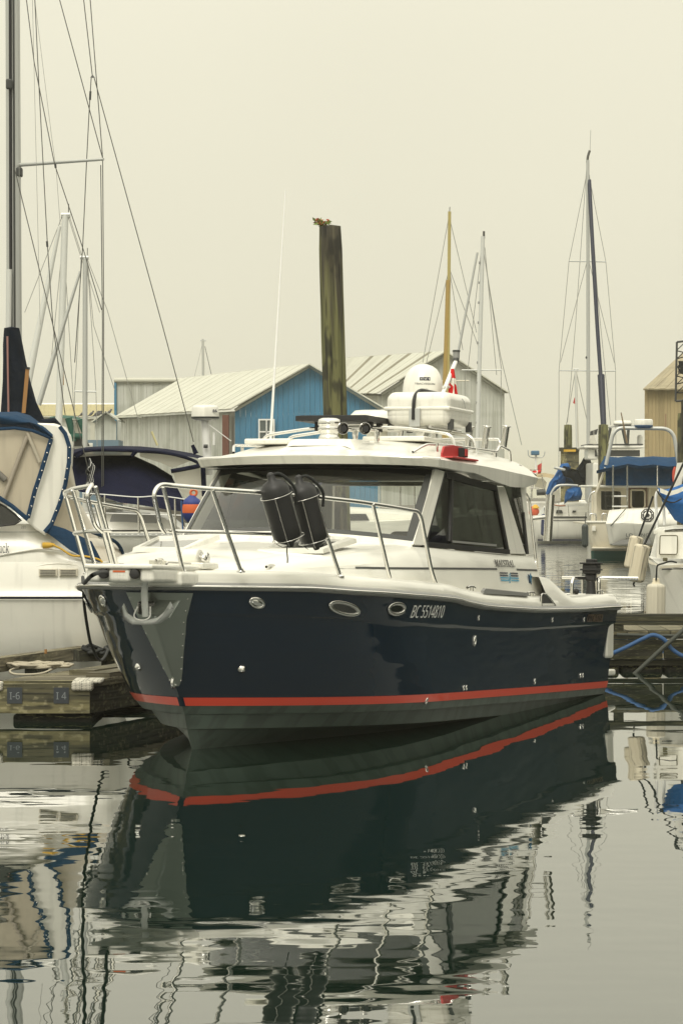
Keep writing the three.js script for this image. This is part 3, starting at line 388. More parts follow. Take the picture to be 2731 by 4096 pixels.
  // rear bulkhead with openings
  mesh('rear_bulkhead', merge([block(5.27, 5.33, .62, 1.45, -1.0, .25), block(5.24, 5.30, 2.19, 2.23, -.96, .96), block(5.25, 5.31, 1.4, 2.2, -.98, -.86), block(5.25, 5.31, .62, 2.2, .86, .98), block(5.25, 5.31, .62, 2.2, .2, .26)]), M.white2, boat);
  // cabin inside
  const inn = S(.10, .085, .06, .6), seat = S(.42, .38, .3, .7);
  mesh('cabin_floor', block(1.7, 5.3, .75, .80, -.95, .95), inn, boat);
  mesh('dashboard', grid([[-.95, 0, .95].map(z => V(1.78 + .3 * z * z, 1.635 - .03 * z * z, z)), [-.95, 0, .95].map(z => V(2.55, 1.60, z)), [-.95, 0, .95].map(z => V(2.6, .9, z))]), M.darkgrey, boat);
  for (const z of [.5, -.5]) { const st = mesh('helm_seat', block(3.25, 3.7, 1.2, 1.34, z - .25, z + .25, .05), seat, boat); mesh('seat_back', block(3.62, 3.74, 1.3, 1.74, z - .23, z + .23, .05), seat, st); mesh('seat_pedestal', rod(V(3.45, .8, z), V(3.45, 1.2, z), .05), M.steel, st); }
  mesh('steering_wheel', place(new THREE.TorusGeometry(.19, .016, 8, 28), V(2.72, 1.55, -.5), V(0, 0, 1), V(1, .5, 0)), M.black, boat);
  mesh('galley_counter', block(4.0, 5.2, .8, 1.5, .35, .93, .02), seat, boat); mesh('settee', block(3.9, 5.2, .8, 1.25, -.93, -.35, .05), seat, boat); mesh('settee_back', block(3.9, 5.2, 1.25, 1.55, -.95, -.82, .05), S(.03, .10, .17, .8), boat);
  mesh('jug', block(4.05, 4.22, 1.5, 1.68, .72, .86, .03), S(.6, .52, .36, .6), boat);
  // roof
  const ye = table([[0, 2.308], [.3, 2.30], [1, 2.262]]), lo = table([[0, 2.248], [.3, 2.235], [.55, 2.175], [.7, 2.15], [.85, 2.16], [1, 2.205]]), cr = table([[0, .0], [.08, .06], [.2, .135], [.4, .195], [.7, .23], [1, .225]]);
  const hw = t => lerp(1.075, 1.125, sst(0, .5, t)) * (1 - .02 * sst(.8, 1, t)), RP = (t, u, k) => { const xf = 2.30 + .33 * u * u, x = lerp(xf, 5.26, t), z = u * hw(t); if (k === 0) return V(x, lerp(2.262, lo(t), u * u * u * u) , z * .985); if (k === 1) return V(x - (t === 0 ? .045 : 0), ye(t) + (1 - u * u) * .022 * (1 - t), z * 1.0); return V(x + (t === 0 ? .02 : 0), ye(t) + .012 + cr(t) * (1 - u * u * .25) * Math.pow(1 - Math.pow(Math.abs(u), 5), .8) + (1 - u * u) * .022 * (1 - t), z * .985); };
  const us = Array.from({ length: 29 }, (_, i) => { const a = i / 14 - 1; return Math.sign(a) * Math.pow(Math.abs(a), .8); }), ts = Array.from({ length: 25 }, (_, i) => Math.pow(i / 24, 1.35));
  const roof = mesh('roof', merge([grid(ts.map(t => us.map(u => RP(t, u, 2)))), grid([us.map(u => RP(0, u, 2)), us.map(u => RP(0, u, 1)), us.map(u => RP(0, u, 0))], .7), ...[-1, 1].map(s => grid([ts.map(t => RP(t, s, 2)), ts.map(t => RP(t, s, 1)), ts.map(t => RP(t, s, 0)), ts.map(t => { const p = RP(t, s, 0); p.z *= .86; p.y = Math.max(p.y, 2.2); return p; })], .6)), grid([us.map(u => RP(1, u, 2)), us.map(u => RP(1, u, 1)), us.map(u => RP(1, u, 0))], .6)]), M.white, boat);
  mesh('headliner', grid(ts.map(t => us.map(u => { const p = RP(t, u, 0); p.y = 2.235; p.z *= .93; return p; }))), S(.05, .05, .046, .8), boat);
  const ry = (x, z) => { const u = z / 1.1, t = clamp((x - 2.30 - .33 * u * u) / (5.26 - 2.30 - .33 * u * u)); return RP(t, u, 2).y; };
  for (const s of [1, -1]) { const a = V(2.50, 2.318, s * .62), b = V(2.60, 2.314, s * .95); mesh('brow_grip', bent([a, a.clone().add(V(-.045, .005, s * .05)), b.clone().add(V(-.05, .005, s * .03)), b.clone().add(V(.02, 0, s * .12))], .016, .05), M.chrome, roof); }
  mesh('roof_hatch', merge([block(3.35, 4.4, ry(3.9, .45) - .01, ry(3.9, .45) + .035, .12, .68, .015)]), M.white, roof); mesh('roof_hatch', block(2.75, 3.5, ry(3.1, .45) - .02, ry(3.1, .45) + .028, -.72, -.3, .015), M.white, roof);
  // horn pod
  const pod = mesh('horn_pod', grid([[2.56, -.16, 2.425], [2.66, -.13, 2.485], [3.12, -.12, 2.50], [3.2, -.16, 2.45]].map(r => [V(r[0], 2.38, -.34), V(r[0], r[2] - .01, -.26), V(r[0], r[2], -.2), V(r[0], r[2], .22), V(r[0], r[2] - .01, .27), V(r[0], 2.38, .36)]), .5), M.white, roof); mesh('pod_front', grid([[V(2.56, 2.38, -.34), V(2.56, 2.415, -.26), V(2.56, 2.425, .22), V(2.56, 2.38, .36)], [V(2.45, 2.36, -.36), V(2.45, 2.365, -.26), V(2.45, 2.365, .22), V(2.45, 2.36, .38)]]), M.white, pod);
  mesh('searchlight', place(lathe([[0, 0], [.088, 0], [.09, .012], [.082, .03], [.075, .04], [.075, .055], [.094, .07], [.096, .10], [.088, .108], [.086, .115], [.096, .125], [.097, .15], [.09, .17], [.065, .182], [0, .185]], 28), V(2.98, 2.495, -.04)), M.chrome, roof);
  for (const [z, l] of [[.14, .0], [.26, .1]]) { const o = V(2.72 + l * .4, 2.575, z + .04 + l * .6); const h = mesh('horn', place(lathe([[.05, 0], [.052, .004], [.03, .03], [.017, .08], [.012, .26], [.018, .30], [.018, .34], [0, .345]], 20), o, V(0, 1, 0), V(1, -.02, -.05)), M.chrome, roof); mesh('horn_mouth', place(new THREE.CircleGeometry(.03, 16), o.clone().add(V(.02, 0, 0)), V(0, 0, 1), V(-1, 0, 0)), M.black, h); mesh('horn_foot', rod(o.clone().add(V(.3, -.01, 0)), V(o.x + .3, 2.47, o.z), .03, .02), M.chrome, h); }
  // roof rails
  const P2 = (a, r = .0125) => bent(a, r, .07, 8, 6);
  for (const [x, yt] of [[3.55, 2.60], [4.115, 2.615]]) { const a = mesh('roof_arch', P2([V(x, 2.40, .90), V(x, yt - .035, .86), V(x, yt + .02, .45), V(x, yt + .035, 0), V(x, yt + .02, -.45), V(x, yt - .035, -.86), V(x, 2.40, -.90)], .0145), M.chrome, boat); }
  for (const s of [1, -1]) { const z = .86 * s, r = mesh('roof_rail', P2([V(2.72, 2.375, z * .93), V(2.86, 2.445, z), V(3.5, 2.47, z * 1.02), V(4.5, 2.47, z * 1.03), V(4.72, 2.47, z * 1.03), V(4.80, 2.53, z * 1.03), V(5.1, 2.50, z * 1.03), V(5.12, 2.40, z * 1.03)]), M.chrome, boat); for (const x of [3.1, 3.55, 4.115, 4.7]) mesh('rail_post', rod(V(x, 2.36, z * 1.02), V(x, 2.468, z * 1.02), .014), M.chrome, r); mesh('aft_grip', P2([V(5.05, 2.33, z * 1.1), V(5.1, 2.37, z * 1.12), V(5.62, 2.30, z * 1.12)], .016), M.chrome, r); }
  // rod rack across the roof's aft edge
  const rack = mesh('rod_rack', P2([V(5.0, 2.45, -.3), V(5.05, 2.60, -.28), V(5.05, 2.60, .84), V(5.0, 2.40, .72)], .014), M.chrome, boat);
  for (const z of [-.16, .17, .50, .66, .84]) { const o = V(5.05, 2.51, z), d = V(-.05, 1, .16); mesh('rod_holder', place(lathe([[.028, 0], [.03, .0], [.03, .2], [.038, .205], [.038, .215], [.026, .215], [.026, .01]], 16), o, V(0, 1, 0), d), M.chrome, rack); }
  // port navigation light board
  const nb = mesh('navigation_light_board', plate([[0, 0], [.0, .03], [.05, .085], [.28, .105], [.52, .10], [.66, .03], [.68, .0]], .012, .004).rotateY(-.0).translate(2.9, 2.345, .985), M.redPaint, boat);
  mesh('light_housing', block(3.30, 3.42, 2.36, 2.44, .995, 1.05, .008), M.black, nb); mesh('lens', block(3.33, 3.40, 2.37, 2.43, 1.045, 1.056, .004), S(.5, .05, .05, .2), nb); mesh('light_shelf', block(2.9, 3.58, 2.335, 2.35, .97, 1.09, .005), M.redPaint, nb);
  // pulpit rails
  const mir = (a, s) => a.map(p => V(p[0], p[1], p[2] * s));
  for (const s of [1, -1]) {
    const top = [[-1.10, 1.62, .25], [-1.20, 1.66, .26], [-1.345, 1.89, .262], [-1.24, 1.962, .266], [-1.12, 1.955, .33], [-.955, 1.937, .555], [-.6, 1.925, .79], [-.1, 1.91, 1.015], [.5, 1.895, 1.13], [1.1, 1.875, 1.19], [1.72, 1.855, 1.215], [2.05, 1.40, 1.20], [2.17, 1.27, 1.205]];
    const r = mesh('pulpit_rail', bent(mir(top, s), .0165, .11, 10, 8), M.chrome, boat);
    mesh('mid_rail', bent(mir([[-1.12, 1.63, .25], [-.93, 1.63, .24], [-.72, 1.63, .56], [-.4, 1.625, .80], [.135, 1.622, 1.035]], s), .0145, .08, 8, 8), M.chrome, r);
    for (const [a, b] of [[[-1.18, 1.945, .268], [-.77, 1.325, .26]], [[-.955, 1.93, .555], [-.46, 1.345, .585]], [[-.1, 1.905, 1.015], [.376, 1.325, 1.05]], [[.76, 1.885, 1.165], [1.17, 1.30, 1.17]]]) { const st = mesh('stanchion', rod(V(a[0], a[1], a[2] * s), V(b[0], b[1], b[2] * s), .0155, .0155, 10), M.chrome, r); mesh('stanchion_foot', place(lathe([[0, 0], [.034, 0], [.03, .01], [.02, .02], [.017, .035], [0, .035]], 14), V(b[0], b[1] - .005, b[2] * s)), M.chrome, st); }
  }
  // bow platform with rollers
  const pl = mesh('bow_platform', merge([block(-1.36, -.45, 1.35, 1.385, -.27, .27, .016), block(-1.33, -.45, 1.255, 1.36, .155, .265, .03), block(-1.33, -.45, 1.255, 1.36, -.265, -.155, .03), block(-1.34, -.5, 1.255, 1.355, -.09, .09, .03), block(-.9, -.35, 1.23, 1.34, -.3, .3, .03)]), M.white, boat);
  for (const z of [.122, -.122]) mesh('anchor_roller', place(lathe([[0, -.03], [.03, -.03], [.036, -.02], [.036, .02], [.03, .03], [0, .03]], 18), V(-1.33, 1.315, z), V(0, 1, 0), V(-1, 0, .15)), M.rubber, pl);
  mesh('warning_label', block(-1.343, -1.3415, 1.325, 1.338, -.045, .05), M.orange, pl); mesh('warning_text', letters('- - - - - -', 'sans_regular', .008, V(-1.3425, 1.30, .0), V(0, 0, 1), V(0, 1, 0), { width: .05, depth: .001 }), M.inkBlack, pl);
  mesh('platform_hinge', bent([V(-.95, 1.39, .2), V(-.92, 1.405, .2), V(-.55, 1.40, .22)], .008), M.steel, pl);
  const wl = mesh('windlass', place(lathe([[0, 0], [.06, 0], [.07, .02], [.07, .12], [.06, .14], [0, .14]], 20), V(-.36, 1.44, .08), V(0, 1, 0), V(0, .05, 1)), M.white2, boat); mesh('windlass_drum', place(lathe([[0, 0], [.05, 0], [.03, .02], [.045, .05], [0, .05]], 18), V(-.36, 1.44, .225), V(0, 1, 0), V(0, .05, 1)), M.chrome, wl); mesh('windlass_base', block(-.5, -.2, 1.36, 1.41, 0, .3, .015), M.white, wl);
  const cleat = (x, y, z, l, s = 1) => { const c = mesh('cleat', bent([V(x - l, y + .035, z), V(x - l * .5, y + .045, z), V(x + l * .5, y + .045, z), V(x + l, y + .035, z)], .011, .03), M.chrome, boat); for (const k of [-.35, .35]) mesh('cleat_leg', rod(V(x + k * l, y - .005, z), V(x + k * l, y + .042, z), .011), M.chrome, c); };
  cleat(-.62, 1.385, .0, .06); cleat(.05, ysh(0) + .13, .62, .10); cleat(.05, ysh(0) + .13, -.62, .10); for (const [x, z] of [[3.02, 1.22], [4.72, 1.215], [7.2, 1.14]]) { cleat(x, ysh(x) + .12, z, .10); cleat(x, ysh(x) + .12, -z, .10); }
  // deck hatches
  for (const s of [1, -1]) { const x0 = .55, x1 = 1.35, z0 = .55 * s, pts = [[x0, .30], [x1, .34], [x1 - .1, .86], [x0 + .12, .80]].map(p => [p[0], p[1] * s]); const sh = (k, y) => pts.map(p => { const cx = (x0 + x1) / 2, cz = .57 * s; return V(lerp(cx, p[0], k), y + .05 * (p[0] - x0) / (x1 - x0) + ytr(p[0]) - ytr(x0) - .02 * Math.abs(p[1]), lerp(cz, p[1], k)); }); const y = ytr(x0) + .03; const loop = a => [...a, a[0]]; const hh = mesh('deck_hatch', grid([loop(sh(1, y)), loop(sh(.98, y + .035)), loop(sh(.82, y + .045)), loop(sh(.8, y + .02))], .5), M.white, boat); const c = sh(.81, y + .022); mesh('hatch_lens', slab(...(s > 0 ? [c[0], c[3], c[2], c[1]] : c), .01), M.dark, hh); }
  // hull fittings: points on the port side
  const HP = (x, y, s = 1, o = 0) => { const e = .02, p = V(x, y, s * hz(x, y)), n = V(-(hz(x + e, y) - hz(x - e, y)) / (2 * e), -(hz(x, y + e) - hz(x, y - e)) / (2 * e), 1).normalize(); n.z *= s; return [p.addScaledVector(n, o), n]; };
  const onHull = (g, x, y, s = 1, o = 0) => { const [p, n] = HP(x, y, s, o), X = V(1, 0, 0).addScaledVector(n, -n.x).normalize(); g.applyMatrix4(new THREE.Matrix4().makeBasis(X, n.clone().cross(X), n).setPosition(p)); return g; };
  const oval = (a, b, t, r) => { const pts = []; for (let i = 0; i <= 40; i++) { const k = i / 40 * Math.PI * 2; pts.push(V(Math.cos(k) * a, Math.sin(k) * b, 0)); } return new THREE.TubeGeometry(new THREE.CatmullRomCurve3(pts.slice(0, -1), true), 48, r, 8, true).scale(1, 1, t); };
  for (const s of [1, -1]) {
    for (const [x, a] of [[.44, .175], [1.10, .135]]) { const ph = mesh('porthole', onHull(oval(a, .044, .7, .015), x, 1.085, s, .006), M.chrome, boat); mesh('porthole_glass', onHull(new THREE.CircleGeometry(1, 32).scale(a, .043, 1), x, 1.085, s, .004), M.dark, ph); mesh('inner_rim', onHull(oval(a * .86, .033, .6, .005), x, 1.085, s, .007), M.chrome, ph); }
    const led = mesh('docking_light', onHull(oval(.06, .033, .8, .014), -.24, 1.12, s, .006), M.chrome, boat); mesh('light_lens', onHull(new THREE.SphereGeometry(1, 20, 10).scale(.055, .03, .018), -.24, 1.12, s, .004), M.chrome, led);
    mesh('thruster_cap', onHull(lathe([[0, .03], [.016, .028], [.03, .008], [.032, 0]], 18).rotateX(Math.PI / 2), -.02, .62, s, .002), M.chrome, boat);
    for (const [x, y, r] of [[3.07, 1.01, .016], [3.07, .82, .03], [2.90, .42 + .01, .016], [2.97, .43, .016], [4.89, .445, .018], [6.37, .47, .016], [6.46, .47, .016], [2.05, .345, .02], [5.2, .99, .016], [6.25, .99, .016]]) mesh('through_hull', onHull(new THREE.TorusGeometry(r, r * .35, 8, 18).scale(.8, 1.15, 1), x, y, s, .004), M.chrome, boat);
  }
  const curveText = (str, font, h, x0, x1, y, mat, name, slant) => { const g = new TextGeometry(str, { font: FONT[font], size: h, depth: .001, curveSegments: 3 }); g.computeBoundingBox(); const bb = g.boundingBox, W = bb.max.x - bb.min.x, p = g.attributes.position; for (let i = 0; i < p.count; i++) { const u = (p.getX(i) - bb.min.x) / W, yy = y + p.getY(i), X = lerp(x0, x1, u) + slant * p.getY(i), [q] = HP(X, yy, 1, .004 + p.getZ(i)); p.setXYZ(i, q.x, q.y, q.z); } g.computeVertexNormals(); mesh(name, g, mat, boat); };
  curveText('BC 5514810', 'sans_regular', .098, 1.39, 2.13, 1.015, M.inkWhite, 'registration_number', .22);
  curveText('CUTWATER', 'serif_regular', .07, 6.37, 6.95, .97, M.gold, 'hull_lettering', 0);
  // polished plate over the stem
  { const rows = []; for (let j = 0; j <= 16; j++) { const v = j / 16, y = lerp(1.185, .49, v), arc = lerp(.32, .055, Math.min(1, v * 1.05)) * (v > .9 ? Math.sqrt(1 - Math.pow((v - .9) / .1, 2) * .8) : 1), row = []; for (let i = -12; i <= 12; i++) { const k = i / 12, x0 = hp(y)[2]; let l = 0, x = x0, z = 0; const T = Math.abs(k) * arc; while (l < T) { const nx = x + .002, nz = hz(nx, y), d = Math.hypot(.002, nz - z); l += d; x = nx; z = nz; } row.push(V(x - .008, y - .002, Math.sign(k) * (z + .003))); } rows.push(row); }
    const sp = mesh('stem_plate', grid(rows), M.steelPlate, boat);
    for (let j = 1; j < 16; j += 2) for (const i of [1, 23]) mesh('rivet', new THREE.SphereGeometry(.006, 6, 5).translate(rows[j][i].x - .003, rows[j][i].y, rows[j][i].z), M.chrome, sp);
    mesh('bow_eye', place(new THREE.TorusGeometry(.035, .011, 8, 20), V(-.32, .515, 0), V(0, 0, 1), V(0, 0, 1)), M.chrome, boat); mesh('hawse_hole', block(-.86, -.72, 1.02, 1.12, -.07, .07, .02), M.dark, sp); }
  // cockpit side vent window and step plates
  const vent = mesh('quarter_vent', plate([[0, 0], [0, .10], [.12, .10], [.27, .06], [.42, .01], [.43, 0]], .012).translate(4.84, 1.115, 1.262), M.darkgrey, boat); mesh('vent_frame', bent([[0, .0], [0, .105], [.13, .105], [.28, .062], [.44, .0], [0, 0]].map(p => V(4.84 + p[0], 1.115 + p[1], 1.275)), .008, .02), M.steel, vent);
  mesh('side_step_board', plate([[3.25, 1.235], [3.3, 1.255], [4.5, 1.225], [4.55, 1.2], [3.25, 1.215]], .02, .004).translate(0, 0, 1.235), M.grey, boat);
  // stern rails
  for (const z of [1.0]) { const r = mesh('stern_rail', bent([V(6.72, 1.21, z), V(6.72, 1.375, z), V(7.3, 1.385, z - .02), V(7.42, 1.385, z - .3)], .017, .08), M.chrome, boat); mesh('stern_rail', bent([V(7.28, 1.21, z + .1), V(7.28, 1.35, z + .1), V(7.30, 1.385, z + .08), V(7.42, 1.385, z + .45)], .02, .06), M.chrome, boat); mesh('rail_post', rod(V(7.42, 1.2, z - .1), V(7.42, 1.385, z - .1), .014), M.chrome, r); }
  mesh('stern_rail', bent([V(7.4, 1.2, -1.0), V(7.4, 1.38, -1.0), V(7.4, 1.38, -.3), V(7.4, 1.2, -.3)], .016, .08), M.chrome, boat);
  mesh('cabin_grab_rail', bent([V(5.36, 2.12, .96), V(5.43, 2.08, .97), V(5.43, 1.5, 1.04), V(5.36, 1.42, 1.05)], .014, .08), M.chrome, boat);
  mesh('cockpit_locker', block(5.45, 5.95, .62, 1.36, .45, .9, .04), M.white, boat);
}
// ---- loose things on the boat
{ const t = boatThing('anchor', 'galvanised claw anchor hanging against the stem plate of the dark blue boat', 'anchor');
  t.translateZ(.05); t.translateY(.03); mesh('shank', bent([V(-.98, 1.26, 0), V(-1.0, 1.16, 0), V(-.97, .98, 0)], .026, .06), M.galv, t);
  const pts = [[-.17, 1.04], [-.15, .975], [-.09, .935], [0, .93], [.09, .945], [.15, .985], [.2, 1.055]]; const g = grid([0, 1, 2, 3].map(k => pts.map((p, i) => { const w = .018 + .03 * Math.pow(Math.abs(p[0]) / .2, 1.5), a = k / 3 * Math.PI * 2; return V(-.955 + Math.sin(a) * (.03 + w * 1.1) - Math.abs(p[0]) * .25, p[1] + Math.cos(a) * (.016 + w * .45), p[0] + .01); })));
  mesh('flukes', g, M.galv, t); mesh('fluke_web', slab(V(-.93, 1.0, .0), V(-.90, .97, .16), V(-.80, 1.1, .2), V(-.80, 1.1, .02), .01), M.steelPlate, t); mesh('shackle_line', bent([V(-1.0, 1.05, .05), V(-1.02, .97, .06), V(-1.03, .945, 0), V(-1.02, .97, -.08), V(-1.0, 1.05, -.05)], .006, .05), M.inkWhite, t); }
{ // two black fenders racked on the port rail
  for (const [p0, p1, z] of [[[1092, 1935], [1158, 2165], .93], [[1202, 1945], [1262, 2175], 1.0]]) {
    const t = boatThing('black_fender', z < .95 ? 'black covered fender in a wire rack on the bow rail, its cord hanging loose' : 'black covered fender in a wire rack on the bow rail, strapped beside a stanchion', 'fender', 'black fenders in the bow rail rack'); const a = bz(p0[0], p0[1], z - .06), b = bz(p1[0], p1[1], z + .02), d = a.clone().sub(b), L = d.length(), R = .108;
    const g = lathe([[0, -.05], [.02, -.045], [.03, -.02], [.075, .005], [.105, .045], [R, .11], [R, L - .10], [.105, L - .035], [.075, L + .01], [.03, L + .03], [.028, L + .07], [.015, L + .085], [0, L + .085]], 28); mesh('fender_body', place(g, b, V(0, 1, 0), d), M.black, t);
    const cageP = (k, f) => { const n = d.clone().normalize(), s = V(0, 0, 1).cross(n).normalize(), u = n.clone().cross(s); return b.clone().addScaledVector(n, L * f).addScaledVector(s, Math.cos(k) * (R + .012)).addScaledVector(u, Math.sin(k) * (R + .012)); };
    for (const f of [.06, .80]) { const c = []; for (let i = 0; i < 24; i++) c.push(cageP(i / 24 * Math.PI * 2, f)); mesh('rack_hoop', new THREE.TubeGeometry(new THREE.CatmullRomCurve3(c, true), 40, .003, 6, true), M.steel, t); }
    for (const k of [.3, 1.4, 2.6, 2.85, 4.2, 5.6]) mesh('rack_wire', bent([cageP(k, .80), cageP(k, .06), b.clone().addScaledVector(d, -.12 / L * .1).lerp(cageP(k, -.06), .6)], .003, .03), M.steel, t);
    mesh('knot', spline([0, 1, 2, 3, 4, 5, 6, 7, 8].map(i => a.clone().add(V(.05 + .05 * Math.sin(i * 2.1), -.03 + .045 * Math.cos(i * 1.7) - .01 * i, .06 + .05 * Math.sin(i * 1.3)))), .015, 6, 40), M.darkRope, t); const tp = a.clone().addScaledVector(d.clone().normalize(), .06); mesh('lashing', spline([tp, tp.clone().add(V(.02, .02, .05)), tp.clone().add(V(.16, -.09, .13)), tp.clone().add(V(.2, -.2, .12))], .012, 6, 20), M.darkRope, t);
    if (z < .95) mesh('loose_cord', spline([b, b.clone().add(V(-.05, -.06, 0)), b.clone().add(V(-.06, -.13, .01)), b.clone().add(V(-.062, -.16, .01))], .005), M.darkRope, t);
  } }
{ // life raft canister
  const t = boatThing('life_raft_canister', 'white life raft canister strapped on the roof rails in front of the satellite dome', 'life raft'); const c = V(4.05, 2.80, .48), w = .46, l = .33;
  const body = (y0, y1, k) => { const g = new RoundedBoxGeometry(l * 2 * k, y1 - y0, w * k + .12, 5, .075); g.translate(c.x, (y0 + y1) / 2, c.z); return g; };
  mesh('upper_shell', body(2.69, 2.945, 1), M.white, t); mesh('lower_shell', body(2.655, 2.90, .985), M.white, t); mesh('flange', (() => { const g = new RoundedBoxGeometry(l * 2 + .022, .034, w + .142, 4, .016); g.translate(c.x, 2.80, c.z); return g; })(), M.white, t);
  mesh('strap', bent([V(c.x - l - .03, 2.70, c.z - .02), V(c.x - l - .022, 2.90, c.z - .02), V(c.x - .2, 2.968, c.z - .02), V(c.x + .3, 2.968, c.z - .02)], .016, .08), M.black, t); mesh('strap_bracket', block(c.x - l - .03, c.x - l - .01, 2.64, 2.80, c.z - .06, c.z + .04, .006), M.alu, t);
  const cr = mesh('cradle', merge([rod(V(c.x - .5, 2.632, c.z - .18), V(c.x + .32, 2.632, c.z - .18), .014), rod(V(c.x - .5, 2.632, c.z + .18), V(c.x + .32, 2.632, c.z + .18), .014)]), M.steel, t); for (const [x, z] of [[-.24, -.27], [.25, -.27], [.25, .275], [-.24, .275]]) mesh('cradle_clip', block(c.x + x - .012, c.x + x + .012, 2.62, 2.71, c.z + z - .02, c.z + z + .03), M.darkgrey, t);
  mesh('line', bent([V(c.x + .05, 2.82, c.z + .312), V(c.x + .05, 2.9, c.z + .30), V(c.x + .04, 2.95, c.z + .14), V(c.x + .04, 2.95, c.z - .2)], .003, .04), M.grey, t); }
{ const t = boatThing('satellite_dome', 'white satellite television dome on the cabin roof behind the life raft', 'dome'); const o = V(4.72, 2.69, .19), R = .182;
  mesh('dome_cover', place(lathe([[R * 1.02, .23], [R * 1.02, .26], [R, .30], [R * .985, .36], [R * .94, .42], [R * .84, .475], [R * .68, .52], [R * .45, .55], [R * .2, .565], [0, .568]], 36), o), M.white, t); mesh('dome_base', place(lathe([[0, .12], [R * .9, .13], [R, .19], [R, .232]], 32), o), M.grey, t); mesh('dome_foot', rod(o.clone().add(V(0, -.24, 0)), o.clone().add(V(0, .14, 0)), .06), M.white, t);
  const dir = V(-Math.cos(TH) * .35 - .6, 0, .42).normalize(), wrap = (g, h) => { g.computeBoundingBox(); const b = g.boundingBox, p = g.attributes.position, cx = (b.min.x + b.max.x) / 2; for (let i = 0; i < p.count; i++) { const a = Math.atan2(dir.z, dir.x) - (p.getX(i) - cx) / R, y = h + p.getY(i), rad = (h + p.getY(i) < .36 ? R * 1.0 : R * .965) + .003 + p.getZ(i); p.setXYZ(i, o.x + Math.cos(a) * rad, o.y + y, o.z + Math.sin(a) * rad); } g.computeVertexNormals(); return g; };
  const tx = (s, f, h) => new TextGeometry(s, { font: FONT[f], size: h, depth: .001, curveSegments: 2 });
  const bar = tx('TV1', 'sans_bold', .025); for (const k of [-1, 0, 1]) mesh('badge', wrap((() => { const g = new THREE.PlaneGeometry(.031, .03, 4, 1); g.translate(k * .034, 0, 0); const q = g.clone(); return q; })(), .425), M.inkNavy, t).visible = true;
  t.children.filter(m => m.name === 'badge').forEach((m, i) => { const k = i - 1, g = new THREE.PlaneGeometry(.031, .03, 4, 1), p = g.attributes.position; for (let j = 0; j < p.count; j++) { const a = Math.atan2(dir.z, dir.x) - (p.getX(j) + k * .034) / R, rad = R * .958; p.setXYZ(j, o.x + Math.cos(a) * rad, o.y + .425 + p.getY(j), o.z + Math.sin(a) * rad); } g.computeVertexNormals(); m.geometry = g; });
  const wide = (s, f, h, W) => { const g = tx(s, f, h); g.computeBoundingBox(); g.scale(W / (g.boundingBox.max.x - g.boundingBox.min.x), 1, 1); return g; };
  mesh('badge_text', wrap(wide('T V 1', 'sans_bold', .016, .085), .416), M.inkWhite, t); mesh('dome_text', wrap(wide('TRACVISION', 'sans_regular', .017, .19), .372), M.inkBlack, t); mesh('dome_text', wrap(wide('KVH', 'sans_regular', .014, .05), .325), M.grey, t); }
{ const t = boatThing('radar_dome', 'white radar dome half hidden behind the life raft canister', 'radar'); const o = V(4.55, 2.62, -.18); mesh('dome_cover', place(lathe([[0, .02], [.22, .03], [.26, .08], [.25, .16], [.2, .21], [0, .22]], 32), o), M.white, t); mesh('dome_foot', rod(o.clone().add(V(0, -.2, 0)), o.clone().add(V(0, .05, 0)), .1), M.white, t); mesh('dome_lettering', letters('G', 'sans_regular', .05, o.clone().add(V(-.235, .07, .10)), V(.35, 0, .94), V(0, 1, 0)), M.inkBlack, t); }
{ const t = boatThing('solar_panel', 'black framed solar panel lying across the roof rails beside the chrome searchlight', 'solar panel'); const g = block(3.27, 3.86, 2.672, 2.718, -.46, .20, .004); mesh('frame', g, M.black, t); mesh('cells', block(3.3, 3.83, 2.718, 2.722, -.43, .17), S(.01, .012, .02, .15), t); for (const [x, z] of [[3.55, -.36], [3.55, .12], [3.78, -.36], [3.78, .12]]) mesh('rail_clamp', block(x - .03, x + .03, 2.60, 2.674, z - .02, z + .02, .004), M.black, t); }
{ const t = boatThing('whip_antenna', 'tall white whip antenna rising from the cabin roof beside the piling', 'antenna'); const b = bz(1077, 1795, -.93), e = bz(1142, 760, -.93); b.y = 2.33; mesh('whip', rod(b, e, .014, .005), M.plainwhite, t); mesh('ferrule', rod(b.clone().lerp(e, .012), b.clone().lerp(e, .09), .02, .018), M.plainwhite, t); mesh('mount', rod(b.clone().add(V(0, -.05, 0)), b.clone().lerp(e, .014), .022), M.chrome, t); }
{ const t = boatThing('light_mast', 'slanted white mast with an all-round light above the life raft', 'mast light'); const b = bz(1772, 1570, .45), e = bz(1822, 1445, .45); mesh('mast_tube', rod(b.clone().lerp(e, -2.0), e, .02), M.plainwhite, t); mesh('light_base', rod(e, e.clone().add(V(.01, .03, 0)), .03), M.darkgrey, t); mesh('light_lens', rod(e.clone().add(V(.01, .03, 0)), e.clone().add(V(.012, .085, 0)), .032), M.grey, t); mesh('light_cap', rod(e.clone().add(V(.012, .085, 0)), e.clone().add(V(.012, .1, 0)), .036), M.darkgrey, t); mesh('bracket', rod(bz(1772, 1548, .45), bz(1812, 1548, .45), .012), M.plainwhite, t); }
function flagGeo(a, w, h, dir, wig = .03) { const rows = []; for (let j = 0; j <= 8; j++) { const r = []; for (let i = 0; i <= 8; i++) { const u = i / 8, v = j / 8; r.push(a.clone().addScaledVector(dir, u * w).add(V(0, -v * h, wig * Math.sin(u * 7 + v * 4) * (.3 + u)))); } rows.push(r); } const g = grid(rows), uv = g.attributes.uv; for (let j = 0; j <= 8; j++) for (let i = 0; i <= 8; i++) uv.setXY(j * 9 + i, i / 8, j / 8); return g; }
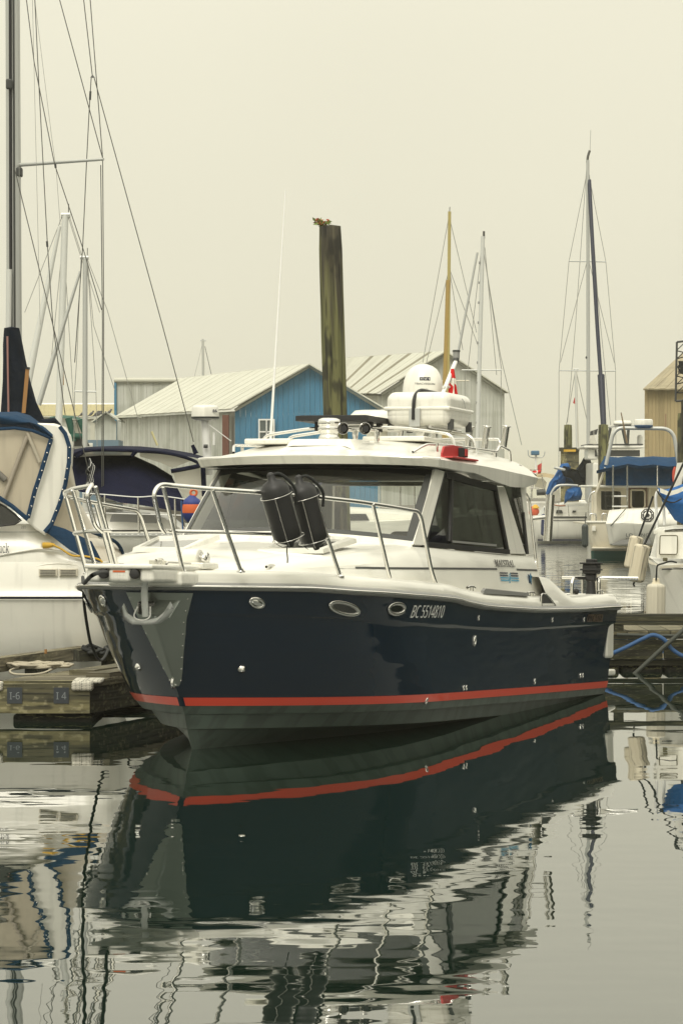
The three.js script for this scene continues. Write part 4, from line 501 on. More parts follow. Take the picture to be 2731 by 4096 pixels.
M.flag = S(1, 1, 1, .8, { map: tex(128, 64, (u, v) => { const d = Math.abs(u - .5) * 2.2, y = (v - .5) * 2; const leaf = (d < .5 - Math.abs(y + .05) * .5 && y > -.75 && y < .5) || (d < .05 && y > 0 && y < .8); return u < .25 || u > .75 || leaf ? [.82, .12, .12] : [.93, .92, .88]; }) });
{ const t = boatThing('boat_flag', 'red and white maple leaf flag drooping from the light mast above the life raft', 'flag'); const rows = []; const a = bz(1808, 1475, .47); for (let j = 0; j <= 12; j++) { const r = [], v = j / 12; for (let i = 0; i <= 10; i++) { const u = i / 10; r.push(V(a.x + (u - .5) * lerp(.03, .16, v) + .02 * v, a.y - v * .3, a.z + .035 * Math.sin(u * 9 + v * 2) * (.4 + v))); } rows.push(r); } const g = grid(rows), uv = g.attributes.uv; for (let j = 0; j <= 12; j++) for (let i = 0; i <= 10; i++) uv.setXY(j * 11 + i, .06 + j / 12 * .68, i / 10); mesh('cloth', g, M.flag, t); mesh('halyard', rod(bz(1822, 1455, .46), bz(1798, 1530, .46), .003), M.wire, t); }
{ const t = boatThing('outboard_bracket', 'black swivel mount standing on the stern corner beside the stern rail', 'mount'); const o = V(7.22, 1.21, 1.04); mesh('pedestal', rod(o, o.clone().add(V(0, .14, 0)), .055, .04), M.black, t); mesh('post', rod(o.clone().add(V(0, .1, 0)), o.clone().add(V(0, .3, 0)), .03), M.steel, t);
  mesh('clamp_body', merge([block(7.15, 7.29, 1.42, 1.52, .97, 1.12, .02), block(7.13, 7.31, 1.515, 1.53, .95, 1.13, .005), block(7.13, 7.31, 1.455, 1.47, .955, 1.13, .005), block(7.18, 7.26, 1.35, 1.43, .99, 1.09, .02)]), M.black, t); mesh('head', block(7.17, 7.27, 1.525, 1.565, 1.0, 1.09, .01), M.black, t); mesh('knob', place(new THREE.SphereGeometry(.03, 12, 8), V(6.86, 1.25, 1.0)), M.black, t); mesh('foot', block(7.0, 7.42, 1.205, 1.225, .86, 1.12, .006), M.black, t); }
{ const t = boatThing('bow_mooring_line', 'black mooring line drooping from the bow of the dark blue boat to the dock cleat', 'rope'); const inv = p => p.clone().applyMatrix4(BI); const pts = [V(-1.1, 1.33, -.2), by(372, 2300, 1.27), by(340, 2332, 1.235), inv(at(334, 2350, 24.9)), inv(at(338, 2420, 25.1)), inv(at(360, 2560, 25.7)), inv(at(375, 2600, 26.2)), inv(at(392, 2634, 26.9)), inv(at(408, 2640, 27.6)), inv(at(424, 2620, 28.2)), inv(at(432, 2595, 28.5)), inv(at(420, 2590, 28.6))];
  mesh('line', spline(pts, .0125, 8, 120), M.darkRope, t); const c = inv(onY(405, 2612, .46)); mesh('knot', spline(Array.from({ length: 26 }, (_, i) => c.clone().add(V(.16 * Math.sin(i * 1.9), .03 + .04 * Math.sin(i * 2.7), .14 * Math.cos(i * 1.3)))), .015, 7, 160), M.darkRope, t); mesh('tail', spline([c, c.clone().add(V(.2, .03, .15)), inv(at(520, 2568, 29.6)), inv(at(620, 2530, 30.5))], .012, 6, 40), M.darkRope, t); }
{ const o = onY(150, 2672, .37); const pts = []; for (let i = 0; i < 90; i++) { const a = i * .42, r = .13 + .12 * rnd(); pts.push(o.clone().add(V(Math.cos(a) * r * 1.3, .012 + .035 * rnd(), Math.sin(a) * r * .9 + .05 * rnd()))); } pts.push(o.clone().add(V(-.2, 0, .2)), o.clone().add(V(-.15, -.03, .45)), o.clone().add(V(.05, -.03, .42)), o.clone().add(V(.18, .01, .1))); lone('rope_coil', spline(pts, .011, 5, 700), M.rope, 'pale rope lying in a loose coil on the finger dock', 'rope'); }

// ---------------------------------------------------------------- left: white cruiser behind the finger dock
const wx = (px, d) => (px - CXP) * d / FPX;
const poly3 = (pts, d, dz = 0) => pts.map(p => at(p[0], p[1], d).add(V(0, 0, dz)));
function sheet(pts, d, th, mat, name, parent, bev = 0) {              // upright shaped sheet facing the viewer, traced on a plane at depth d
  const q = pts.map(p => { const w = at(p[0], p[1], d); return [w.x, w.y]; }); return mesh(name, plate(q, th, bev).translate(0, 0, -d - th), mat, parent);
}
{
  const D = 30.6, t = thing('white_cruiser', 'white motor cruiser with blue canvas enclosure and tan side curtains beside the finger dock', 'motorboat');
  const yy = py => at(0, py, D).y, xs = [-420, -200, 0, 120, 240, 330, 400, 440, 470, 492, 505, 510].map(p => wx(p, D));
  const prof = [[2760, -.45, .25], [2640, -.16, .1], [2520, -.06, .03], [2400, 0, 0]], upper = [[2392, .025, 0], [2384, .03, 0], [2378, .0, 0], [2340, -.02, .0], [2290, -.04, 0], [2248, -.07, 0]];
  const row = ([py, dz, in_]) => xs.map((x, i) => { const k = clamp((x - xs[6]) / (xs[11] - xs[6])); return V(x - in_ * k, yy(py), -D + dz - 1.5 * (1 - Math.sqrt(Math.max(0, 1 - k * k * .98)))); });
  mesh('hull', grid(prof.map(row)), M.white2, t); mesh('rub_stripe', grid([[2396, .004, 0], [2393, .03, 0], [2386, .032, 0]].map(row)), M.inkNavy, t); mesh('hull_upper', grid(upper.map(row)), M.white, t);
  // superstructure side with sculpted curve
  const top = table([[wx(-420, D), yy(2050)], [wx(0, D), yy(2095)], [wx(105, D), yy(2092)], [wx(180, D), yy(2128)], [wx(280, D), yy(2190)], [wx(408, D), yy(2250)], [wx(510, D), yy(2262)]]);
  const r2 = [0, .12, .35, .6, .8, 1].map(v => xs.map((x, i) => { const k = clamp((x - xs[6]) / (xs[11] - xs[6])), y0 = yy(2250); return V(x, lerp(y0, Math.max(top(x), y0 + .01), v), -D - .07 - .16 * v + .035 * Math.sin(v * Math.PI) - 1.5 * (1 - Math.sqrt(Math.max(0, 1 - k * k * .98)))); }));
  mesh('cabin_side', grid(r2), M.white, t); mesh('deck', grid([r2[5], r2[5].map(p => V(p.x, p.y + .03, p.z - 2.2))]), M.white, t);
  mesh('side_crease', spline([[-60, 2237], [0, 2222], [90, 2205], [170, 2195], [260, 2205], [340, 2235]].map(p => at(p[0], p[1], D + .075)), .012, 6, 30), M.white, t);
  // radar arch
  sheet([[161, 1698], [215, 1702], [247, 1714], [266, 1745], [275, 1790], [271, 1860], [253, 1949], [232, 2020], [207, 2092], [180, 2130], [150, 2112], [109, 2075], [128, 2010], [160, 1900], [185, 1800], [198, 1752]], D + .05, .35, M.white, 'radar_arch', t, .02);
  // canvas: top roll, edge bands, lower skirt
  const band = (pts, r, d = D - .02) => spline(pts.map(p => at(p[0], p[1], d)), r, 8, pts.length * 6).scale(1, 1, 1);
  const roll = [[-140, 1662], [-60, 1655], [0, 1660], [70, 1668], [120, 1680], [170, 1710], [212, 1742]]; mesh('canvas_top', grid([0, .25, .5, .75, 1].map(v => roll.map((p, i) => at(p[0], p[1] + lerp(-18, lerp(45, 12, i / 6), v), D + .3 - .35 * Math.sin(v * 2.2)).add(V(0, .015 * Math.sin(i * 2.3 + v * 5), 0))))), M.blueCanvas, t);
  const ribbon = (pts, w, d, mat, name) => { const q = pts.map(p => at(p[0], p[1], d)); const L = [], R = []; q.forEach((p, i) => { const a = q[Math.max(0, i - 1)], b = q[Math.min(q.length - 1, i + 1)], dir = b.clone().sub(a).normalize(), n = V(-dir.y, dir.x, 0).multiplyScalar(w / 2); L.push(p.clone().add(n)); R.push(p.clone().sub(n)); }); return mesh(name, grid([L, L.map((p, i) => p.clone().lerp(R[i], .5).add(V(0, 0, .012))), R]), mat, t); };
  ribbon([[206, 1755], [192, 1800], [168, 1880], [140, 1965], [113, 2072]], .042, D - .03, M.blueCanvas, 'canvas_edge'); ribbon([[-60, 1950], [0, 1992], [50, 2025], [113, 2078]], .042, D - .03, M.blueCanvas, 'canvas_edge'); ribbon([[-60, 1722], [0, 1716], [60, 1712], [130, 1722], [205, 1752]], .03, D - .03, M.blueCanvas, 'canvas_edge');
  const trim = [[240, 1706], [262, 1735], [278, 1785], [277, 1850], [262, 1940], [238, 2020], [208, 2095], [180, 2128]]; ribbon(trim, .04, D - .01, M.blueCanvas, 'canvas_edge');
  for (let i = 0; i < 9; i++) { const p = at(lerp(200, 117, i / 8), lerp(1775, 2060, i / 8), D - .05), b = mesh('snap_fastener', new THREE.SphereGeometry(.008, 8, 6).translate(p.x, p.y, p.z), M.chrome, t); } for (let i = 0; i < 8; i++) { const p = at(lerp(279, 212, Math.pow(i / 7, 1.6)), lerp(1790, 2085, i / 7), D - .03); mesh('snap_fastener', new THREE.SphereGeometry(.008, 8, 6).translate(p.x, p.y, p.z), M.chrome, t); }
  sheet([[-120, 1720], [0, 1712], [110, 1716], [200, 1752], [165, 1880], [112, 2068], [50, 2022], [-120, 1930]], D + .03, .01, M.vinylTan, 'side_curtain', t);
  const stay = (a, b, r, m) => mesh('canopy_frame', rod(at(a[0], a[1], D - .005), at(b[0], b[1], D - .005), r), m, t); stay([10, 2010], [110, 1745], .022, S(.34, .3, .24, .7)); stay([110, 1730], [160, 1850], .02, S(.42, .38, .3, .7)); stay([-20, 1880], [24, 1920], .03, S(.16, .15, .13, .7));
  sheet([[0, 2015], [50, 2045], [84, 2080], [60, 2094], [0, 2102], [-120, 2100], [-120, 1990]], D - .02 + .05, .02, M.dark, 'cabin_window', t); ribbon([[-30, 2000], [20, 2026], [60, 2056], [86, 2082], [60, 2097], [0, 2104], [-60, 2104]], .018, D + .02, M.black, 'window_gasket');
  // tan aft curtain and blue skirt
  mesh('aft_curtain', grid([0, .33, .66, 1].map(v => [[[276, 1790], [268, 1900], [240, 2030], [213, 2105]], [[290, 1870], [300, 1960], [330, 2080], [345, 2155]], [[296, 1900], [312, 1990], [385, 2130], [430, 2230]]].map((c, k) => { const i = Math.min(2, Math.floor(v * 3)), f = v * 3 - i; return at(lerp(c[i][0], c[i + 1][0], f), lerp(c[i][1], c[i + 1][1], f), D + .02 + k * .3); }))), M.vinylTan, t);
  mesh('canvas_skirt', grid([[[178, 2125], [215, 2150], [280, 2200], [345, 2235], [405, 2250]], [[200, 2112], [245, 2128], [305, 2160], [360, 2185], [400, 2235]], [[213, 2100], [262, 2115], [318, 2142], [368, 2166], [410, 2246]]].map((r, k) => r.map((p, i) => at(p[0], p[1], D + .02 - .03 * Math.sin(k + i))))), M.blueCanvas, t);
  mesh('stern_cover', grid([[[345, 2150], [400, 2155], [455, 2168], [490, 2195]], [[380, 2190], [430, 2200], [475, 2220], [500, 2245]], [[410, 2248], [450, 2262], [480, 2270], [508, 2290]]].map((r, k) => r.map((p, i) => at(p[0], p[1], D + .35 + .2 * i - .1 * k)))), M.vinylTan, t); mesh('stern_piping', spline([[368, 2128], [420, 2148], [466, 2170], [490, 2210], [500, 2275]].map((p, i) => at(p[0], p[1], D + .25 + .2 * i)), .018), M.blueCanvas, t);
  // louvred vents
  for (const px of [155, 236]) { const a = at(px, 2305, D - .02), b = at(px + 74, 2275, D - .02), f = mesh('vent', block(a.x, b.x, a.y, b.y, -D - .09, -D - .005, .004), M.cream, t); for (let k = 0; k < 4; k++) mesh('louvre', block(a.x + .015, b.x - .015, a.y + .008 + k * .0145, a.y + .0135 + k * .0145, -D - .006, -D + .0), M.darkgrey, f); }
  mesh('vent_recess', spline(Array.from({ length: 24 }, (_, i) => { const a = i / 23 * Math.PI * 2; return at(236 + 118 * Math.cos(a), 2290 + 36 * Math.sin(a), D + .062); }), .006), M.white, t);
  const pw = mesh('shore_power_inlet', block(wx(160, D), wx(202, D), yy(2197), yy(2163), -D - .14, -D - .1, .006), M.cream, t); mesh('power_plug', place(lathe([[0, 0], [.03, 0], [.028, .05], [.018, .1], [.01, .12]], 14), at(174, 2182, D + .02), V(0, 1, 0), V(1, .05, .25)), M.yellow, pw); mesh('power_cord', spline([[210, 2178], [245, 2195], [290, 2222], [340, 2225], [400, 2240], [411, 2250]].map(p => at(p[0], p[1], D - .08)), .011), M.yellow, pw);
  mesh('lettering', letters('285', 'sans_regular', .026, at(85, 2114, D - .0 + .14), V(1, 0, 0), V(0, 1, 0), { width: .05 }), M.grey, t); mesh('boat_name', letters('uck', 'serif_regular', .088, at(-8, 2212, D - .0).setZ(-D - .045), V(1, 0, 0), V(0, 1, 0), { width: .105 }), M.inkNavy, t);
  mesh('trim_line', rod(at(-60, 2128, D + .12), at(172, 2128, D + .12), .003), M.grey, t);
}
// ---------------------------------------------------------------- sailing boats: a hull along x, deck and coachroof
function yachtHull(parent, L, beam, free, mat = M.white2, o = {}) {   // bow at +x, waterline at y 0, own axes
  const st = [], N = 24; const bw = u => beam / 2 * Math.pow(Math.sin(Math.min(1, (1.02 - u) * 1.25 + .02) * Math.PI / 2), .8) * lerp(.72, 1, sst(0, .35, u)), sh = u => free * (1 + .18 * u * u + .05 * (1 - u));
  for (let i = 0; i <= N; i++) { const u = i / N, x = (u - .5) * L, b = Math.max(.01, bw(u)), y = sh(u), r = []; for (const [f, h] of [[1, 1], [1, .75], [.97, .45], [.88, .15], [.7, -.12], [0, -.45]]) r.push(V(x + (h > 0 ? (u > .9 ? (u - .9) * 4 * h * .35 : 0) - (u < .1 ? (.1 - u) * 6 * (1 - h) * -.4 : 0) : 0), y * h, b * f)); const m = r.slice(0, -1).map(p => V(p.x, p.y, -p.z)).reverse(); st.push([...r, ...m]); }
  mesh('hull', grid(st), mat, parent); mesh('transom', grid([0, 1].map(k => st[0].map(p => V(p.x, p.y, k ? p.z : 0)))), mat, parent);
  mesh('deck', grid(st.map(r => [r[0], V(r[0].x, r[0].y + .06, 0), r[10]])), M.white, parent);
  mesh('boot_stripe', grid([.13, .06].map(h => st.slice(0, 24).map(r => V(r[3].x, h, r[3].z * 1.0 + .012)))), o.boot || M.inkNavy, parent);
  const cb = beam * .3, c0 = -.12 * L, c1 = .22 * L, y0 = free * 1.0; mesh('coachroof', grid([0, .1, .5, .9, 1].map(u => { const x = lerp(c0, c1, u), h = u === 0 ? 0 : u === 1 ? 0 : .34 * (1 - .35 * u); return [V(x, y0, cb), V(x, y0 + h * .85, cb * .93), V(x, y0 + h, cb * .8), V(x, y0 + h + .05, 0), V(x, y0 + h, -cb * .8), V(x, y0 + h * .85, -cb * .93), V(x, y0, -cb)]; }), .6), M.white, parent);
  for (const s of [1, -1]) { mesh('coachroof_window', slab(V(c0 + .3, y0 + .12, s * (cb + .0)), V(c0 + L * .16, y0 + .12, s * (cb + .0)), V(c0 + L * .15, y0 + .23, s * cb * .985), V(c0 + .35, y0 + .23, s * cb * .985), .02 * s), M.dark, parent); }
  return { sh, bw };
}
function rig(parent, wires, r, mat) { for (const w of wires) { const p = w.map(q => q.isVector3 ? q : V(...q)); for (let i = 0; i + 1 < p.length; i++) mesh('shroud', rod(p[i], p[i + 1], r, r, 5), mat, parent); } }
{ // navy canvas sailboat whose mast stands at the left edge
  const D = 38, t = thing('navy_canvas_sailboat', 'white sailboat with navy dodger and bimini behind the bow rail', 'sailboat');
  const Y = py => at(0, py, D).y, P = (px, py, d = D) => at(px, py, d), hz0 = -D;
  const rows = [[2330, -.6], [2260, -.25], [2200, -.08], [2150, 0], [2128, 0]].map(([py, dz]) => [-300, 0, 300, 500, 650, 800, 950, 1040, 1060].map((px, i) => V(wx(px, D), Math.max(Y(py) , -.3), -D + dz - (i > 6 ? (i - 6) * .5 : 0)))); rows[0].forEach(p => p.y = -.2);
  mesh('hull', grid(rows), M.white2, t); const tr = mesh('toe_rail', block(wx(-300, D), wx(980, D), Y(2144), Y(2132), -D - .02, -D + .025), M.alu, t); for (let i = 0; i < 12; i++) mesh('rail_slot', block(wx(455 + i * 24, D), wx(463 + i * 24, D), Y(2140), Y(2136), -D + .02, -D + .028), M.inkWhite, tr);
  mesh('deck', slab(V(wx(-300, D), Y(2128), -D), V(wx(1000, D), Y(2128), -D), V(wx(1000, D), Y(2122), -D - 3), V(wx(-300, D), Y(2122), -D - 3), .06), M.white, t);
  mesh('coachroof', grid([[-300, 0, 2050], [-200, 1, 2050], [430, 1, 2040], [560, 1, 2052], [650, .95, 2060], [700, .6, 2090], [720, 0, 2122]].map(([px, k, py]) => [V(wx(px, D), Y(2122), -D - .45), V(wx(px, D), lerp(Y(2122), Y(py), k * .8), -D - .55), V(wx(px, D), lerp(Y(2122), Y(py), k), -D - .75), V(wx(px, D), lerp(Y(2122), Y(py - 8), k), -D - 1.5), V(wx(px, D), Y(2122), -D - 2.6)]), .7), M.white, t);
  sheet([[440, 2085], [450, 2058], [480, 2050], [600, 2052], [632, 2075], [625, 2098], [470, 2104], [448, 2100]], D + .50, .02, M.grey, 'cabin_window', t);
  mesh('sliding_hatch', merge([block(wx(360, D), wx(470, D), Y(2020), Y(2012), -D - 1.9, -D - 1.0), block(wx(370, D), wx(440, D), Y(2010), Y(1985), -D - 1.9, -D - 1.0, .02)]), M.white, t);
  // dodger and bimini
  const dg = [[[270, 1830], [290, 1960], [420, 1990], [480, 2010]], [[400, 1820], [420, 1900], [470, 1980], [560, 2020]], [[530, 1826], [560, 1900], [600, 1990], [650, 2035]], [[622, 1868], [650, 1930], [680, 1990], [720, 2045]], [[690, 1910], [715, 1960], [740, 2010], [765, 2052]]];
  mesh('dodger', grid([0, .2, .4, .6, .8, 1].map(v => dg.map((c, k) => { const f = v * 3, i = Math.min(2, Math.floor(f)), g = f - i; return P(lerp(c[i][0], c[i + 1][0], g), lerp(c[i][1], c[i + 1][1], g), D + .9 - .75 * Math.sin(v * 1.57)).add(V(0, 0, .03 * Math.sin(k * 3 + v * 9))); }))), M.navyCanvas, t); mesh('dodger_top', grid([dg.map(c => P(c[0][0], c[0][1], D + .9)), dg.map(c => P(c[0][0], c[0][1] - 6, D + 1.5)), dg.map(c => P(c[0][0], c[0][1] + 8, D + 2.4))]), M.navyCanvas, t);
  const bt = [[283, 1805], [370, 1790], [480, 1786], [575, 1788], [680, 1798], [780, 1815], [895, 1848]]; mesh('bimini', grid([0, .3, .7, 1].map((v, k) => bt.map((p, i) => P(p[0] - v * 20, p[1] + [16, 0, -3, 10][k], D + .5 + v * 1.7)))), M.navyCanvas, t);
  mesh('bimini_edge', spline([[283, 1825], [330, 1805], [420, 1800], [560, 1805], [680, 1815], [770, 1840], [810, 1862]].map(p => P(p[0], p[1], D + .45)), .022), M.navyCanvas, t); mesh('bimini_edge', spline([[685, 1885], [740, 1875], [800, 1862], [812, 1855]].map(p => P(p[0], p[1], D + .45)), .03), M.navyCanvas, t);
  for (const [a, b] of [[[545, 1803], [527, 1826]], [[335, 1806], [305, 1830]], [[785, 1815], [770, 1780]], [[290, 1800], [285, 1772]]]) mesh('bimini_strut', rod(P(...a, D + .45), P(...b, D + .45), .03, .02), M.navyCanvas, t);
  sheet([[290, 1812], [340, 1803], [540, 1800], [524, 1822], [400, 1822], [300, 1830]], D + .6, .008, M.vinyl, 'bimini_window', t); sheet([[560, 1803], [690, 1812], [772, 1840], [690, 1872], [640, 1850], [560, 1826]], D + .6, .008, M.vinyl, 'bimini_window', t); sheet([[690, 1888], [800, 1868], [815, 1990], [770, 2020], [720, 1960]], D + .7, .008, M.vinyl, 'side_curtain', t);
  mesh('curtain_post', rod(P(812, 1860, D + .6), P(818, 1985, D + .6), .03), M.navyCanvas, t); mesh('winch_handle', rod(P(607, 1726, D + 1.5), P(630, 1782, D + 1.5), .014), S(.6, .55, .3, .6), t);
  // lifelines and stanchions
  const rl = mesh('lifeline', spline([[330, 1972], [420, 1978], [550, 1988], [640, 1984], [760, 2000]].map(p => P(p[0], p[1], D - .02)), .007), M.plainwhite, t); for (const [px, py] of [[553, 1990], [420, 1980], [700, 1995]]) mesh('stanchion', rod(P(px, py, D - .02), P(px + 4, 2130, D - .02), .012), M.chrome, rl); mesh('lifeline', rod(P(330, 2050, D - .02), P(760, 2062, D - .02), .006), M.plainwhite, t);
  // mast with track, spreader, sail bag
  const mx = wx(20, D), mt = mesh('mast', rod(V(wx(32, D), Y(1720) - 1.5, -D - .9), V(wx(20, D), Y(-700), -D - .9), .095, .085, 18), M.alu, t); mesh('mast_track', rod(V(wx(18, D), Y(1720), -D - .79), V(wx(15, D), Y(-700), -D - .80), .018), M.black, mt); mesh('mast_track', rod(V(wx(34, D), Y(1500), -D - .80), V(wx(27, D), Y(-700), -D - .81), .012), M.darkgrey, mt);
  mesh('conduit', rod(V(wx(6, D), Y(1700), -D - .75), V(wx(12, D), Y(1060), -D - .76), .035), M.paleAlu, mt); mesh('mast_fitting', block(wx(0, D), wx(26, D), Y(325), Y(283), -D - .8, -D - .72, .02), M.darkgrey, mt); mesh('spreader_bracket', merge([block(wx(30, D), wx(62, D), Y(678), Y(640), -D - .98, -D - .82, .02), rod(P(55, 662, D + .9), P(80, 658, D + .9), .035, .02)]), M.darkgrey, mt);
  mesh('spreader', rod(P(60, 661, D + .9), P(415, 637, D + .2), .026, .018), M.alu, t);
  mesh('sail_bag', grid([[1312, 18, 78], [1340, 18, 82], [1380, 16, 90], [1440, 14, 104], [1520, 10, 124], [1610, 4, 150], [1690, 0, 186], [1760, -10, 215]].map(([py, a, b], j) => Array.from({ length: 13 }, (_, i) => { const k = i / 12 * Math.PI * 2, c = (a + b) / 2, h = (b - a) / 2; return P(c + h * Math.cos(k) + 3 * Math.sin(k * 3 + j), py, D + .75 - .2 * Math.sin(k) + .03 * Math.sin(j * 2.1 + k * 2)); }))), M.blackCanvas, t); mesh('sail_bag_top', grid([0, .5, 1].map(v => Array.from({ length: 13 }, (_, i) => { const k = i / 12 * Math.PI * 2; return P(48 + 30 * (1 - v) * Math.cos(k), 1312 - 6 * v, D + .75 - .2 * (1 - v) * Math.sin(k)); }))), M.blackCanvas, t); mesh('sail_bag_tail', grid([[150, 1690, 40], [185, 1690, 30], [220, 1682, 26], [245, 1705, 18]].map(([px, py, h]) => Array.from({ length: 9 }, (_, i) => { const k = i / 8 * Math.PI * 2; return P(px, py + h * Math.cos(k) * .5, D + .75 - .12 * Math.sin(k)); }))), M.blackCanvas, t);
  mesh('halyard', rod(P(31, 1345, D + .5), P(36, 1690, D + .5), .012), S(.30, .16, .14, .8), t); mesh('batten', slab(P(88, 1652, D + .5), P(103, 1652, D + .5), P(119, 1472, D + .5), P(104, 1470, D + .5), .03), M.teak, t); mesh('batten_cap', slab(P(103, 1476, D + .49), P(120, 1478, D + .49), P(120, 1469, D + .49), P(103, 1467, D + .49), .05), M.black, t);
  const W = a => a.map(p => P(p[0], p[1], D + (p[2] ?? .4)));
  rig(t, [W([[90, -140], [138, 249], [219, 655], [335, 1000], [408, 1240]]), W([[136, -100], [158, 360], [174, 658], [191, 979], [213, 1300], [262, 1660]]), W([[212, -100], [240, 0], [412, 634]]), W([[312, -200], [336, 0], [370, 299]]), W([[366, 312], [358, 440], [348, 636], [332, 985], [300, 1450]]), W([[378, 312], [650, 1300], [775, 1768]]), W([[352, -150], [362, 0], [412, 637], [416, 1300], [414, 2060]]), W([[404, 660], [411, 1300], [408, 2060]]), W([[58, 668], [213, 1300], [366, 1925]])], .0058, M.wire); rig(t, [W([[128, -100], [205, 525], [227, 690], [242, 900]]), W([[72, -100], [83, 1300]]), W([[130, -50], [162, 1300]])], .0028, M.wireLight);
  mesh('backstay_plate', place(new THREE.ConeGeometry(.035, .04, 3), P(371, 304, D + .4)), M.darkgrey, t); for (const [a, b] of [[[363, 365], [361, 400]], [[189, 965], [191, 988]], [[222, 655], [224, 672]]]) mesh('turnbuckle', rod(P(...a, D + .4), P(...b, D + .4), .013), M.darkgrey, t);
  // striped rope hanging on the shroud
  const rp = mesh('rope_hank', spline(Array.from({ length: 40 }, (_, i) => { const k = i / 39; return P(358 + 16 * Math.sin(i * 2.4) * (.4 + k), lerp(1835, 2010, (i % 8) / 7 * .8 + k * .2), D + .3 + .05 * Math.cos(i * 1.7)); }), .013, 6, 300), M.darkRope, t); mesh('rope_tracer', spline(Array.from({ length: 40 }, (_, i) => { const k = i / 39; return P(360 + 16 * Math.sin(i * 2.4) * (.4 + k), lerp(1832, 2013, (i % 8) / 7 * .8 + k * .2), D + .285 + .05 * Math.cos(i * 1.7)); }), .0025, 5, 300), M.inkWhite, rp);
  // radar on a pole
  const ro = P(821, 1665, D + 1.0), rd = mesh('radar', place(lathe([[0, -.06], [.13, -.05], [.165, -.03], [.168, .0], [.16, .10], [.14, .135], [0, .14]], 28), ro), M.white, t); mesh('radar_band', place(lathe([[.12, -.045], [.169, -.028], [.17, -.015], [.169, -.005]], 28), ro), M.darkgrey, rd); mesh('radar_lettering', letters('B&', 'sans_bold', .035, ro.clone().add(V(.10, .045, .142)), V(.8, 0, -.55), V(0, 1, 0)), M.inkNavy, rd); mesh('radar_pole', rod(ro.clone().add(V(0, -.05, 0)), P(834, 1900, D + 1.0), .045, .055, 12), M.plainwhite, t); mesh('pole_bracket', block(P(838, 0, D).x, P(846, 0, D).x, P(0, 1776, D).y, P(0, 1725, D).y, -D - 1.05, -D - .95), M.plainwhite, t); mesh('pole_camera', rod(P(815, 1785, D + .9), P(832, 1785, D + .9), .022), M.darkgrey, t);
  mesh('stay_tackle', rod(P(835, 1698, D + .9), P(925, 1765, D + .9), .005), M.plainwhite, t);
}
{ const D = 36.5, o = at(768, 2038, D), t = thing('mooring_buoy', 'orange and blue inflatable buoy hanging beside the windshield pillar', 'buoy'); mesh('body', place(new THREE.SphereGeometry(.13, 20, 16, 0, 7, .55, 2.6).scale(.85, 1.15, .85), o), M.orange, t); mesh('band', place(lathe([[.10, .055], [.106, .08], [.085, .115], [.05, .14], [.03, .16]], 20), o), S(.02, .04, .2, .6), t); mesh('eye', place(new THREE.TorusGeometry(.035, .014, 8, 14), o.clone().add(V(.02, .19, 0))), M.orange, t); mesh('lower_band', place(lathe([[.0, -.16], [.06, -.14], [.1, -.08], [.112, -.04]], 20), o), S(.02, .04, .2, .6), t); mesh('lanyard', rod(o.clone().add(V(-.12, .1, 0)), o.clone().add(V(-.1, -.25, 0)), .01), M.blueRope, t); }
// two sailboats further off behind the left canvas
function farYacht(name, label, group, D, mastTop, mastFoot, r, L, turn, mat, wires, extra, hullMat) {
  const t = thing(name, label, 'sailboat', group), a = at(mastTop[0], mastTop[1], D), b = at(mastFoot[0], mastFoot[1], D), dir = a.clone().sub(b).normalize(), foot = b.clone().addScaledVector(dir, -(b.y - 1.2) / dir.y);
  const h = new THREE.Group(); h.name = 'hull_group'; const sub = new THREE.Group(); t.position.set(foot.x, 0, foot.z); t.rotation.y = turn;
  yachtHull(t, L, L * .31, 1.05, hullMat || M.white2); t.updateMatrixWorld(); const I = t.matrixWorld.clone().invert(), loc = p => p.clone().applyMatrix4(I), Q = (p, dd = 0) => loc(at(p[0], p[1], D + (p[2] ?? dd)));
  const m = mesh('mast', rod(loc(foot), loc(a), r, r * .9, 12), mat, t); rig(t, wires.map(w => w.map(p => Q(p))), D * .00011, M.wireLight); if (extra) extra(t, Q, m); return t;
}
farYacht('sailboat', 'sailboat with a pale mast and a furled grey headsail behind the sail bag', 'sailboats moored in the marina', 54, [262, 862], [236, 1700], .062, 9, -.6, M.paleAlu, [[[248, 870], [100, 1250]], [[262, 870], [200, 1500]], [[262, 1060], [300, 1700]], [[280, 870], [400, 1250]], [[275, 870], [335, 1060]]], (t, Q, m) => { mesh('furled_sail', rod(Q([90, 1640]), Q([240, 905]), .075, .03, 10), M.paleAlu, t); mesh('masthead', rod(Q([246, 860]), Q([282, 860]), .05), M.alu, m); mesh('wind_vane', rod(Q([275, 860]), Q([276, 815]), .008), M.wire, m); mesh('boom_roll', rod(Q([251, 1465]), Q([251, 1540]), .025), M.teak, t); });
farYacht('sailboat', 'sailboat with a grey mast and short spreaders behind the rope hank', 'sailboats moored in the marina', 50, [342, 1028], [341, 1800], .042, 8, -.6, M.alu, [[[325, 1040], [310, 1400], [300, 1565]], [[350, 1040], [385, 1565], [390, 1800]], [[300, 1565], [296, 1800]], [[352, 1040], [430, 1240], [560, 1700]], [[352, 1060], [375, 1300], [460, 1560]]], (t, Q, m) => { mesh('furled_sail', rod(Q([155, 1620]), Q([322, 1085]), .045, .02, 8), M.alu, t); mesh('spreader', rod(Q([300, 1565]), Q([386, 1567]), .016), M.alu, m); mesh('masthead', rod(Q([322, 1030]), Q([356, 1030]), .035), M.alu, m); mesh('wind_vane', rod(Q([350, 1030]), Q([351, 992]), .006), M.wire, m); });
